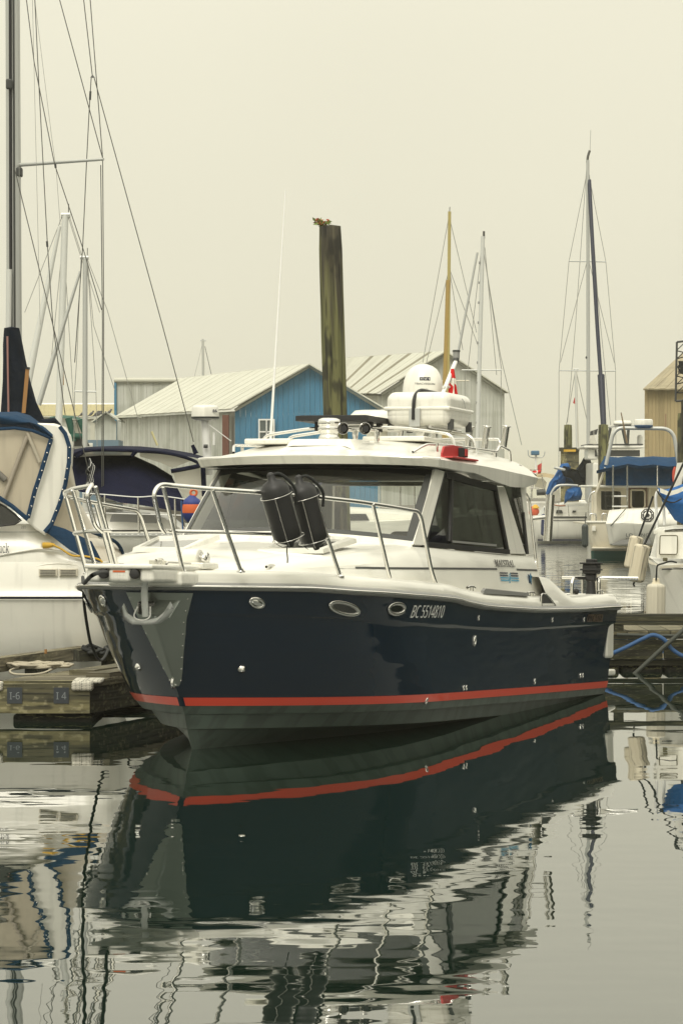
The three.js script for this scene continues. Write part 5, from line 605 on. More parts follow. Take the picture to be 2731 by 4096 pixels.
{ const D = 62, t = thing('green_canopy_boat', 'white motorboat with a dark green canvas top behind the grey mast', 'motorboat'); const P = (x, y, d = D) => at(x, y, d);
  mesh('hull', grid([[1960, 0], [1780, -.2], [1772, -.3]].map(([py, dz]) => [180, 260, 340, 372].map((px, i) => P(px, py, D - dz - (i > 2 ? -.6 : 0))))), M.white2, t); mesh('canopy', grid([[[210, 1672], [255, 1665], [305, 1668], [335, 1685]], [[200, 1668], [250, 1660], [300, 1664], [342, 1680]], [[200, 1690], [250, 1672], [300, 1675], [345, 1690]]].map((r, k) => r.map(p => P(p[0], p[1], D + 1 - k * .5)))), M.greenCanvas, t); for (const [a, b] of [[[275, 1672], [298, 1765]], [[322, 1678], [342, 1740]], [[278, 1745], [345, 1745]]]) mesh('canopy_strut', rod(P(...a), P(...b), .07, .05), M.greenCanvas, t); sheet([[285, 1690], [322, 1690], [340, 1740], [300, 1742]], D + .2, .02, M.vinyl, 'canopy_window', t); sheet([[300, 1750], [345, 1752], [360, 1785], [295, 1785]], D + .1, .05, M.darkgrey, 'dark_cover', t); }

// ---------------------------------------------------------------- right side
farYacht('sailboat', 'sailboat with a varnished yellow wooden mast in front of the grey shed', 'sailboats moored in the marina', 95, [1797, 846], [1788, 1800], .052, 7, 1.45, S(.42, .35, .13, .5), [[[1792, 880], [1690, 1450]], [[1792, 1090], [1700, 1470]], [[1800, 885], [1905, 1330]], [[1800, 1085], [1925, 1420]], [[1800, 1100], [1850, 1400]]], (t, Q, m) => { mesh('furled_sail', bentSail(Q), S(.38, .26, .08, .7), t); mesh('spreader', rod(Q([1740, 1523]), Q([1875, 1523]), .02), M.cream, m); mesh('wind_vane', rod(Q([1797, 848]), Q([1798, 828]), .012), M.wire, m); });
function bentSail(Q) { return spline([[1792, 1120], [1788, 1250], [1784, 1380], [1778, 1560], [1776, 1780]].map(p => Q(p)), .07, 7, 20); }
farYacht('sailboat', 'sailboat with a white stepped mast and a pale furled headsail by the grey shed', 'sailboats moored in the marina', 84, [1930, 945], [1908, 1770], .058, 7, 1.45, M.paleAlu, [[[1930, 985], [2000, 1420], [2085, 1780]], [[1930, 985], [2005, 1480]], [[1925, 990], [1870, 1480]], [[1938, 990], [1985, 1500]], [[2003, 1480], [2003, 1780]], [[1860, 1480], [1862, 1700]]], (t, Q, m) => { mesh('furled_sail', rod(Q([1830, 1415]), Q([1908, 1010]), .035, .03, 8), M.alu, t); mesh('spreader', rod(Q([1845, 1480]), Q([2005, 1480]), .018), M.paleAlu, m); mesh('masthead', rod(Q([1934, 925]), Q([1934, 955]), .03), M.wire, m); for (let i = 0; i < 9; i++) { const py = 1050 + i * 80, px = lerp(1920, 1905, i / 9); mesh('mast_step', rod(Q([px - 6, py]), Q([px - 2, py]), .035), M.grey, m); } });
{ const D = 190, a = at(812, 1356, D), b = at(818, 1520, D); const t = thing('bare_mast', 'bare grey mast standing up behind the roof of the blue gabled shed', 'mast'); mesh('mast', rod(b.clone().setY(1), a, .09, .07), M.alu, t); mesh('crosstree', rod(at(802, 1362, D), at(824, 1362, D), .04), M.alu, t); mesh('stay', rod(at(820, 1385, D), at(853, 1530, D), .018), M.wire, t); mesh('stay', rod(at(808, 1385, D), at(770, 1540, D), .01), M.wireLight, t); }
{ // big sailboat with dark furled headsail and blue tarpaulins
  const D = 116, P = (x, y, d = D) => at(x, y, d), t = thing('tarped_sailboat', 'white sailboat under blue tarpaulins with a dark furled headsail and tall mast', 'sailboat');
  const Y = py => P(0, py).y, sx = px => wx(px, D);
  const H = [[2185, -.5, 0], [2168, -.25, .35], [2140, -.06, .2], [2100, 0, .1], [2073, 0, 0]]; mesh('hull', grid(H.map(([py, dz, inn]) => [2110, 2128, 2150, 2200, 2260, 2340, 2420, 2480].map((px, i) => V(sx(px) + inn * (i < 2 ? 2.6 - i : 0) * .3, Math.max(-.3, Y(py) + (px - 2200) * .0006), -D + dz - (i === 0 ? 1.6 : i === 1 ? .7 : i === 7 ? .8 : 0))))), M.white2, t);
  mesh('boot_stripe', block(sx(2150), sx(2480), Y(2163), Y(2157), -D - .1, -D - .02 + .04), M.inkNavy, t); mesh('toe_rail', block(sx(2170), sx(2480), Y(2072), Y(2066), -D - .02, -D + .03), M.darkgrey, t); mesh('sheer_line', block(sx(2165), sx(2480), Y(2084), Y(2081), -D - .02, -D + .012), M.inkBlack, t);
  mesh('deck', slab(V(sx(2150), Y(2068), -D), V(sx(2480), Y(2068), -D), V(sx(2480), Y(2064), -D - 3.2), V(sx(2150), Y(2064), -D - 3.2), .05), M.white, t);
  mesh('coachroof', grid([[2165, 2066], [2180, 2025], [2260, 2008], [2480, 2002], [2490, 2066]].map(([px, py]) => [V(sx(px), Y(2066), -D - .5), V(sx(px), Y(py + 8), -D - .6), V(sx(px), Y(py), -D - .9), V(sx(px), Y(2066), -D - 2.8)]), .6), M.white, t);
  sheet([[2225, 2040], [2245, 2040], [2250, 2053], [2222, 2054]], D + .45, .1, M.darkgrey, 'coachroof_window', t); sheet([[2290, 2042], [2303, 2042], [2300, 2050], [2287, 2050]], D + .45, .1, M.darkgrey, 'coachroof_window', t);
  const mast = mesh('mast', rod(P(2352, 2010), P(2349, 640), .075, .06, 10), M.alu, t); for (const [x0, x1, py] of [[2274, 2421, 1045], [2234, 2460, 1482]]) mesh('spreader', rod(P(x0, py), P(x1, py + 2), .022), M.alu, mast); mesh('masthead', spline([[2347, 650], [2350, 625], [2357, 602]].map(p => P(...p)), .05), M.wire, mast); mesh('mast_antenna', rod(P(2358, 605), P(2361, 520), .008), M.wireLight, mast); mesh('mast_light', place(new THREE.SphereGeometry(.06, 8, 6), P(2346, 1430)), M.darkgrey, mast);
  mesh('furled_headsail', spline([[2355, 720], [2364, 900], [2375, 1100], [2390, 1350], [2405, 1560], [2414, 1700], [2420, 1850]].map((p, i) => P(p[0], p[1], D - i * .5)), .07, 8, 40).scale(1, 1, 1), M.inkNavy, t); mesh('furled_headsail_lower', rod(P(2402, 1500, D - 2), P(2420, 1850, D - 3), .13, .08), M.inkNavy, t);
  const W = a => a.map(p => P(...p)); rig(t, [W([[2346, 690], [2274, 1045], [2234, 1482], [2233, 2060]]), W([[2352, 690], [2421, 1045], [2460, 1482], [2462, 2000]]), W([[2345, 660], [2300, 1300], [2268, 1690]]), W([[2345, 1050], [2240, 1450]]), W([[2356, 700], [2390, 1200], [2440, 1700]]), W([[2355, 1050], [2455, 1450]])], .011, M.wireLight);
  // sail bag on the boom and tarps
  const lump = (pts, mat, name, depth, k = .25) => { const c = pts.reduce((a, p) => [a[0] + p[0] / pts.length, a[1] + p[1] / pts.length], [0, 0]); const rings = [0, .35, .62, .83, .96, 1].map((f, j) => [...pts, pts[0]].map((p, i) => P(lerp(c[0], p[0], f) + (j && j < 5 ? Math.sin(i * 5.1 + j * 2) * 3 : 0), lerp(c[1], p[1], f) + (j && j < 5 ? Math.cos(i * 3.7 + j) * 3 : 0), depth - k * Math.sqrt(1 - f * f * .999) + (j < 5 ? .05 * Math.sin(i * 2.3 + j * 1.9) : 0)))); mesh(name, grid(rings), mat, t); };
  lump([[2250, 1865], [2270, 1868], [2295, 1885], [2312, 1870], [2330, 1835], [2346, 1815], [2356, 1822], [2368, 1870], [2370, 1900], [2360, 1940], [2330, 1944], [2300, 1938], [2282, 1915], [2255, 1905], [2245, 1885]], M.blackCanvas, 'sail_bag', D - .2, .3); lump([[2243, 1855], [2270, 1852], [2282, 1870], [2262, 1900], [2262, 1925], [2225, 1960], [2205, 1980], [2188, 1995], [2182, 1975], [2195, 1930], [2215, 1905]], M.tarp, 'tarp', D + .1, .3); lump([[2262, 1960], [2290, 1946], [2320, 1948], [2328, 1975], [2322, 1998], [2290, 2004], [2268, 2002], [2255, 2018], [2258, 1990]], M.tarp, 'tarp', D - .3, .5); lump([[2355, 1950], [2385, 1948], [2386, 1995], [2355, 2000]], M.tarp, 'tarp', D + .3, .3); lump([[2250, 1905], [2280, 1910], [2305, 1935], [2255, 1938]], M.canopyBlue, 'tarp', D + .2, .2);
  mesh('boom', rod(P(2350, 1900, D - .3), P(2215, 1870, D - .3), .05), M.alu, t); mesh('dodger_frame', spline([[2190, 2010], [2205, 1970], [2225, 1945], [2260, 1940], [2310, 1942]].map(p => P(p[0], p[1], D - .5)), .05), M.alu, t); sheet([[2200, 1995], [2212, 1968], [2236, 1955], [2240, 2002], [2215, 2005]], D - .3, .02, M.vinyl, 'dodger_window', t); mesh('lifeline', rod(P(2178, 2030, D - .05), P(2340, 2020, D - .05), .01), M.plainwhite, t); for (const px of [2180, 2270]) mesh('stanchion', rod(P(px, 2020, D - .05), P(px + 4, 2068, D - .05), .016), M.steel, t); mesh('deck_rope', spline([[2200, 2022], [2215, 2020], [2235, 2023], [2260, 2022]].map(p => P(p[0], p[1], D - .3)), .03), S(.4, .2, .13, .9), t);
}
const hangFender = (name, label, px, y0, y1, w, D, mat, tilt, group, ribs) => { const t = thing(name, label, 'fender', group), a = at(px + tilt, y0, D), b = at(px, y1, D), d = a.clone().sub(b), L = d.length(), r = w * D / FPX / 2; const prof = [[0, 0], [r * .25, .0], [r * .35, r * .15], [r * .7, r * .3], [r * .95, r * .7], [r, r * 1.1], [r, L - r * 1.0], [r * .95, L - r * .6], [r * .7, L - r * .25], [r * .3, L - r * .05], [0, L]]; const g = lathe(ribs ? [[0, 0], [r * .6, .0], [r * .9, r * .15], [r, r * .4], [r, L - r * .4], [r * .92, L - r * .12], [r * .6, L], [0, L]] : prof, ribs ? 48 : 18); if (ribs) { const p = g.attributes.position; for (let i = 0; i < p.count; i++) { const x = p.getX(i), z = p.getZ(i), an = Math.atan2(z, x), y = p.getY(i), k = 1 + .045 * Math.cos(an * 12) * sst(0, r * .5, y) * sst(L, L - r * .6, y); p.setX(i, x * k); p.setZ(i, z * k); } g.computeVertexNormals(); } mesh('fender_body', place(g, b, V(0, 1, 0), d), mat, t); return t; };
{ const t = hangFender('dark_fender', 'dark green fender hanging at the trawler hull corner', 2338, 2095, 2190, 27, 88.5, S(.035, .045, .045, .5), 0); mesh('cord', rod(at(2338, 2100, 88.5), at(2342, 2050, 88.7), .012), M.darkRope, t); const u = hangFender('blue_fender', 'navy blue fender hanging from the rail of the tarped sailboat', 2170, 2055, 2143, 18, 114, S(.02, .03, .09, .5), 3); mesh('cord', rod(at(2173, 2060, 114), at(2176, 2030, 114.2), .012), M.darkRope, u); }
{ // green-bottomed trawler seen from astern
  const D = 91, P = (x, y, d = D) => at(x, y, d), t = thing('trawler', 'cream trawler yacht with a blue canopy, seen from astern with a dinghy on its transom', 'motorboat'); const Y = py => P(0, py).y, X = px => wx(px, D);
  mesh('hull', grid([[2232, 2366, .3], [2205, 2364, .2], [2190, 2362, .12], [2150, 2356, .05], [2095, 2344, 0], [2086, 2342, 0]].map(([py, l, dz]) => [V(X(l) * 1.09 + .1, Y(py), -D - 8), V(X(l), Y(py), -D - dz - .1), V(X(l + 14), Y(py), -D - dz), V(X(2560), Y(py), -D - dz + .04), V(X(2790), Y(py), -D - dz), V(X(2800), Y(py), -D - 8)]), .9), M.cream, t);
  mesh('boot_top', grid([[2238, 2367, .25], [2204, 2364.5, .17]].map(([py, l, dz]) => [V(X(l) * 1.09 + .1, Math.max(-.2, Y(py)), -D - 8), V(X(l), Math.max(-.2, Y(py)), -D - dz - .08), V(X(l + 14), Math.max(-.2, Y(py)), -D - dz + .03), V(X(2790), Math.max(-.2, Y(py)), -D - dz + .03)])), S(.015, .08, .07, .5), t); mesh('transom_ledge', block(X(2366), X(2790), Y(2196), Y(2188), -D - .2, -D + .12, .03), M.cream, t); mesh('covering_board', block(X(2342), X(2792), Y(2092), Y(2083), -D - .3, -D + .05, .03), M.white2, t);
  mesh('deck', block(X(2350), X(2790), Y(2100), Y(2094), -D - 6, -D - .1), M.cream, t);
  // house
  const hz1 = -D - 1.3; mesh('aft_wall', block(X(2386), X(2790), Y(2096), Y(1945), hz1 - .1, hz1), M.cream, t); mesh('house_side', slab(V(X(2386) * 1.06, Y(2096), hz1 - 4), V(X(2386), Y(2096), hz1 - .1), V(X(2386), Y(1945), hz1 - .1), V(X(2386) * 1.06, Y(1945), hz1 - 4), -.05), M.cream, t); mesh('house_roof', block(X(2375), X(2800), Y(1950), Y(1940), hz1 - 4.2, hz1 + .9, .03), M.white2, t);
  const wnd = (x0, x1, y0, y1, n, mat) => { const w = mesh(n, block(X(x0), X(x1), Y(y1), Y(y0), hz1 - .02, hz1 + .02, .02), mat || M.dark, t); mesh('window_frame', bent([[x0, y0], [x1, y0], [x1, y1], [x0, y1], [x0, y0]].map(p => V(X(p[0]), Y(p[1]), hz1 + .02)), .022, .08), M.cream, w); return w; };
  wnd(2414, 2500, 1962, 2044, 'aft_window'); const dr = mesh('door', block(X(2528), X(2604), Y(2090), Y(1947), hz1 + .0, hz1 + .03, .01), S(.16, .10, .07, .5), t); mesh('door_window', block(X(2540), X(2592), Y(2032), Y(1962), hz1 + .03, hz1 + .045, .02), M.dark, dr); mesh('door_frame', bent([[2538, 1960], [2594, 1960], [2594, 2035], [2538, 2035], [2538, 1960]].map(p => V(X(p[0]), Y(p[1]), hz1 + .045)), .025, .1), M.cream, dr); mesh('wall_post', block(X(2608), X(2622), Y(2090), Y(1945), hz1, hz1 + .06), M.cream, t);
  // flybridge canvas
  mesh('canopy_panel', grid([0, .5, 1].map(v => [2420, 2470, 2520, 2580, 2640, 2700, 2760].map((px, i) => P(px, lerp(1862, 1942, v), D + .3 + .05 * Math.sin(i * 2 + v * 3))))), M.canopyBlue, t); mesh('canopy_roof', grid([[1825, D + 2.5], [1832, D + 1.2], [1850, D + .2], [1858, D - .2]].map(([py, d], k) => [2414, 2470, 2510, 2560, 2610, 2670, 2731, 2790].map((px, i) => P(px - (k < 2 ? 0 : 18), py + (k > 1 ? [26, 10, 2, 8, 2, 10, 4, 10][i] * (k === 3 ? 1 : .5) : (i % 2) * 4), d)))), M.canopyBlue, t); mesh('canopy_valance', grid([0, 1].map(v => [2384, 2420, 2470, 2510, 2560, 2610, 2670, 2731, 2790].map((px, i) => P(px, 1860 + [22, 14, 4, -4, 4, -2, 6, 4, 8][i] + v * 12, D - .2 + v * .1)))), M.canopyBlue, t);
  for (const px of [2450, 2507, 2627]) mesh('canopy_pole', rod(P(px, 1862, D - .2), P(px, px > 2600 ? 1945 : 2040, D + .1), .025), M.steel, t); for (const py of [1985, 2026]) mesh('ladder_rung', rod(P(2446, py, D + .05), P(2508, py, D + .05), .022), M.plainwhite, t);
  mesh('arch', bent([[2422, 1860], [2450, 1735], [2472, 1712], [2690, 1714], [2712, 1860]].map(p => P(p[0], p[1], D + .2)), .055, .35, 10, 8), M.alu, t); const ra = mesh('radar', place(lathe([[0, -.02], [.2, -.02], [.255, .0], [.262, .05], [.262, .17], [.23, .2], [0, .205]], 26), P(2572, 1705, D + .2)), M.white, t); mesh('radar_base', place(lathe([[0, -.06], [.18, -.06], [.26, -.01], [.262, .03]], 26), P(2572, 1705, D + .2)), S(.05, .12, .25, .5), ra); mesh('antenna', rod(P(2506, 1772, D + .1), P(2482, 1650, D + .1), .03, .015), S(.2, .14, .08, .6), t); mesh('antenna', rod(P(2660, 1710, D + .2), P(2660, 1655, D + .2), .02), S(.3, .2, .12, .6), t); mesh('lifebelt', spline([[2700, 1868], [2693, 1890], [2697, 1930], [2704, 1930], [2706, 1890], [2702, 1868]].map(p => P(p[0], p[1], D - .3)), .05), S(.5, .07, .04, .6), t);
  for (const [x0, x1] of [[2356, 2383], [2406, 2425]]) mesh('stern_rail', bent([[x0, 2085], [x0, 2055], [x1, 2055], [x1, 2085]].map(p => P(p[0], p[1], D)), .025, .1), M.steel, t); mesh('corner_post', block(X(2376), X(2388), Y(2085), Y(1960), -D - .5, -D - .3), M.cream, t); mesh('side_rail', spline([[2350, 2080], [2353, 2000], [2362, 1975], [2378, 1965]].map(p => P(p[0], p[1], D + .1)), .025), M.steel, t); mesh('stern_light', block(X(2366), X(2380), Y(2124), Y(2104), -D - .05, -D + .08, .01), M.white2, t); mesh('horn', block(X(2612), X(2624), Y(1944), Y(1926), hz1 + .8, hz1 + .9, .02), M.plainwhite, t);
  mesh('canopy_stanchion', rod(P(2383, 1970, D + .1), P(2420, 1870, D), .04), M.cream, t);
}
{ // dinghy lashed across the transom
  const D = 90.4, P = (x, y, d = D) => at(x, y, d), t = thing('dinghy', 'white dinghy hung on its side across the trawler transom, with a black octagonal emblem', 'dinghy');
  const top = [[2436, 2040], [2480, 2036], [2560, 2032], [2640, 2028], [2720, 2024], [2790, 2024]], mid = [[2421, 2095], [2480, 2092], [2560, 2095], [2640, 2094], [2720, 2090], [2790, 2090]], low = [[2436, 2176], [2480, 2172], [2560, 2168], [2640, 2165], [2720, 2165], [2790, 2165]], lip = [[2442, 2182], [2480, 2184], [2560, 2184], [2640, 2180], [2720, 2178], [2790, 2178]];
  mesh('hull', grid([top.map(p => P(p[0], p[1], D + .25)), top.map(p => P(p[0] - 3, p[1] + 6, D - .02)), top.map((p, i) => P(lerp(p[0], mid[i][0], .6), lerp(p[1], mid[i][1], .6), D - .14)), mid.map(p => P(p[0], p[1], D - .24)), mid.map(p => P(p[0] + 2, p[1] + 7, D - .22)), low.map(p => P(p[0], p[1], D - .02)), lip.map(p => P(p[0], p[1], D + .15))], .9), M.white, t); mesh('bow_end', grid([[top, .25], [mid, -.24], [low, -.02]].map(([r, dz]) => [P(r[0][0], r[0][1], D + dz), P(r[0][0] + 12, r[0][1], D + .6)])), M.white, t); mesh('keel_shade_panel', grid([[[2445, 2176], [2480, 2160], [2520, 2156], [2600, 2156]], [[2445, 2180], [2480, 2178], [2520, 2176], [2600, 2174]]].map(r => r.map(p => P(p[0], p[1], D - .13)))), M.grey, t);  // last piece: grey strip painting the shade low along the dinghy hull
  mesh('lashing', rod(P(2440, 2104, D - .27), P(2500, 2036, D - .12), .012), M.hose, t); mesh('dinghy_name', letters('LO     NG', 'sans_regular', .085, P(2502, 2146, D - .16), V(1, 0, 0), V(0, 1, 0), { width: .64 }), M.inkBlack, t); mesh('port_name', letters('GO', 'sans_regular', .05, P(2502, 2158, D - .12), V(1, 0, 0), V(0, 1, 0), { width: .14 }), M.inkBlack, t);
  const c = P(2588, 2061, D - .235), em = mesh('emblem', place(new THREE.RingGeometry(.165, .20, 8, 1, Math.PI / 8), c), M.inkBlack, t); mesh('emblem_disc', place(new THREE.CircleGeometry(.06, 16), c.clone().add(V(0, 0, .002))), M.inkBlack, em); for (let i = 0; i < 8; i++) { const a = i / 8 * Math.PI * 2; const g = block(-.045, .045, .10, .145, 0, .003); g.rotateZ(a); mesh('emblem_bar', g.translate(c.x, c.y, c.z), M.inkBlack, em); }
}
{ // flybridge yacht beyond the trawler
  const D = 112, P = (x, y, d = D) => at(x, y, d), X = px => wx(px, D), Y = py => P(0, py).y, t = thing('flybridge_yacht', 'white flybridge yacht with a dark windscreen partly hidden behind the trawler canopy', 'motorboat');
  mesh('hull', block(X(2380), X(2640), -.2, Y(2000), -D - 4, -D, .1), M.white2, t); mesh('house', block(X(2372), X(2600), Y(2010), Y(1850), -D - 4, -D - .3, .08), M.white2, t); mesh('hardtop', block(X(2335), X(2574), Y(1793), Y(1782), -D - 3.6, -D - .1, .04), M.white, t); mesh('hardtop_edge', block(X(2350), X(2572), Y(1781), Y(1775), -D - 3.4, -D - .2, .02), M.darkgrey, t); mesh('window_band', block(X(2380), X(2560), Y(1825), Y(1800), -D - .35, -D - .25, .02), M.darkgrey, t);
  mesh('bridge_screen', grid([[1722, 2360, 2375], [1745, 2357, 2376], [1778, 2352, 2388]].map(([py, a, b]) => [P(a, py, D + .4), P(b, py, D)])), M.vinyl, t); mesh('bridge_canvas', grid([[[2360, 1725], [2390, 1715]], [[2357, 1742], [2385, 1738]]].map(r => r.map(p => P(p[0], p[1], D + .1)))), M.darkgrey, t); mesh('bridge_top', grid([[1704, D + 2], [1702, D + 1], [1706, D]].map(([py, d], k) => [2430, 2480, 2540, 2574].map(px => P(px, py + (px < 2470 ? 6 : 0), d)))), M.darkgrey, t); for (const [a, b] of [[[2488, 1715], [2502, 1778]], [[2512, 1708], [2508, 1775]], [[2440, 1712], [2424, 1780]]]) mesh('bridge_strut', rod(P(...a), P(...b), .05), M.darkgrey, t); mesh('bridge_seat', block(X(2555), X(2574), Y(1780), Y(1738), -D - 1, -D - .5, .1), M.white, t); mesh('radar', place(lathe([[0, 0], [.3, 0], [.33, .08], [.28, .17], [0, .18]], 20), P(2488, 1702, D + 1)), M.white, t); mesh('fly_side', block(X(2352), X(2392), Y(1838), Y(1795), -D - 2, -D - .3, .05), M.white2, t); mesh('ladder', rod(P(2405, 1900, D - .4), P(2385, 1795, D - .4), .03), M.steel, t);
}
{ // small tan-topped motorboat and its flag, far off
  const D = 125, P = (x, y, d = D) => at(x, y, d), X = px => wx(px, D), Y = py => P(0, py).y, t = thing('tan_bimini_boat', 'small white motorboat with a tan bimini top and a blue radar mast', 'motorboat');
  mesh('hull', grid([[2110, 0], [2050, -.05], [2010, 0]].map(([py, dz]) => [2080, 2120, 2160, 2200, 2215].map((px, i) => P(px - (py > 2050 ? (i > 3 ? 14 : 0) : 0), py, D - dz + (i === 4 ? .8 : 0))))), M.white2, t); mesh('deck', slab(P(2080, 2010, D), P(2215, 2010, D), P(2215, 2006, D + 3), P(2080, 2006, D + 3), .05), M.white2, t); mesh('bimini', grid([[1908, D + 1.8], [1893, D + .9], [1892, D + .3], [1908, D - .1]].map(([py, d], k) => [2118, 2140, 2180, 2216].map((px, i) => P(px, py + (i === 0 || i === 3 ? 7 : 0), d)))), S(.36, .29, .17, .8), t); for (const [a, b] of [[[2122, 1905], [2126, 2005]], [[2212, 1908], [2205, 2000]], [[2165, 1898], [2185, 2000]], [[2140, 1900], [2120, 1990]]]) mesh('bimini_pole', rod(P(...a), P(...b), .025), M.steel, t); sheet([[2138, 1915], [2170, 1914], [2185, 1930], [2180, 1955], [2138, 1950]], D + .5, .03, M.vinyl, 'windscreen', t); mesh('grill', rod(P(2145, 1970, D - .2), P(2180, 1968, D - .2), .12), M.darkgrey, t); mesh('stern_rail', rod(P(2115, 1952, D - .2), P(2156, 1952, D - .2), .02), M.steel, t);
  mesh('radar_mast', rod(P(2142, 1900, D + .5), P(2142, 1818, D + .5), .04), M.plainwhite, t); mesh('mast_arms', bent([[2110, 1800], [2112, 1825], [2130, 1832], [2168, 1830], [2175, 1822], [2178, 1806]].map(p => P(p[0], p[1], D + .5)), .018, .1), M.alu, t); mesh('radar', block(X(2126), X(2158), Y(1820), Y(1802), -D - .8, -D - .3, .04), S(.06, .15, .25, .5), t);
  const f = thing('stern_flag', 'small red flag on the tan topped motorboat', 'flag'); mesh('cloth', flagGeo(P(2148, 1862, D - .2), .2, .32, V(.8, .5, 0), .02), S(.5, .06, .05, .8), f); mesh('staff', rod(P(2163, 1890, D - .2), P(2165, 1842, D - .2), .008), M.steel, f);
  const f2 = thing('bunting_flag', 'maple leaf flag draped along the rail of the tan topped motorboat', 'flag'); mesh('cloth', flagGeo(P(2110, 1880, D - .4), .5, .14, V(1, 0, 0), .03), M.flag, f2); mesh('line', rod(P(2108, 1879, D - .4), P(2166, 1879, D - .4), .006), M.wire, f2);
  const o = thing('yellow_orange_fender', 'orange and yellow soft buoy hanging off the stern of the tan topped motorboat', 'buoy'); mesh('body', place(new THREE.SphereGeometry(1, 16, 12).scale(.2, .24, .15), P(2134, 2048, D - 1)), S(.6, .10, .04, .6), o); mesh('cap', place(new THREE.SphereGeometry(1, 14, 8, 0, 7, 0, 1.1).scale(.17, .27, .16), P(2140, 2046, D - 1.02)), S(.65, .38, .03, .6), o);
}
// pilings among the right-hand boats
const post = (label, px0, px1, top, D, tilt = 0) => { const t = thing('mooring_piling', label, 'piling'), r = (px1 - px0) / 2 * D / FPX, a = at((px0 + px1) / 2, top, D); t.position.set(a.x, -1, a.z); mesh('post', pilingGeo(r, a.y + 1, 14), M.piling, t); return t; };
post('short grey piling with a timber box around it behind the blue tarps', 2253, 2287, 1702, 120.5); { const D = 119.9, t = thing('dock_box', 'pale timber piling box with a yellow strap and dark lid behind the blue tarps', 'box'), X = px => wx(px, D), Y = py => at(0, py, D).y; mesh('front_panel', block(X(2241), X(2314), .5, Y(1796), -D - .1, -D), M.dockMoss, t); mesh('lid', block(X(2235), X(2315), Y(1805), Y(1790), -D - .12, -D + .1), M.dockDark, t); mesh('strap', block(X(2252), X(2300), Y(1807), Y(1798), -D, -D + .13), M.yellow, t); }
post('tall square-topped piling in front of the flybridge yacht', 2390, 2432, 1702, 96); post('thick dark piling at the edge of the tan shed', 2706, 2760, 1656, 86);
{ const D = 60, P = (x, y) => at(x, y, D), t = thing('crab_trap_frame', 'dark rope-hung lattice frame against the sky beside the tan shed', 'frame'); const F = [[2700, 1605], [2705, 1368], [2760, 1362], [2755, 1600]]; for (let i = 0; i < 4; i++) mesh('frame_bar', rod(P(...F[i]), P(...F[(i + 1) % 4]), .02), M.darkgrey, t); for (let i = 1; i < 7; i++) { const py = lerp(1605, 1368, i / 7); mesh('frame_net', rod(P(2701, py), P(2757, py - 14 * (i % 3 - 1)), .01), M.darkRope, t); mesh('frame_net', rod(P(2704, py), P(2745, py - 40), .008), M.darkRope, t); } mesh('frame_knot', spline(Array.from({ length: 30 }, (_, i) => P(2726 + 16 * Math.sin(i * 2.2), 1470 + 26 * Math.cos(i * 1.4))), .012, 5, 120), M.darkRope, t); mesh('support_post', rod(P(2735, 1950).setY(-.5), P(2735, 1600), .06), M.dockDark, t); }
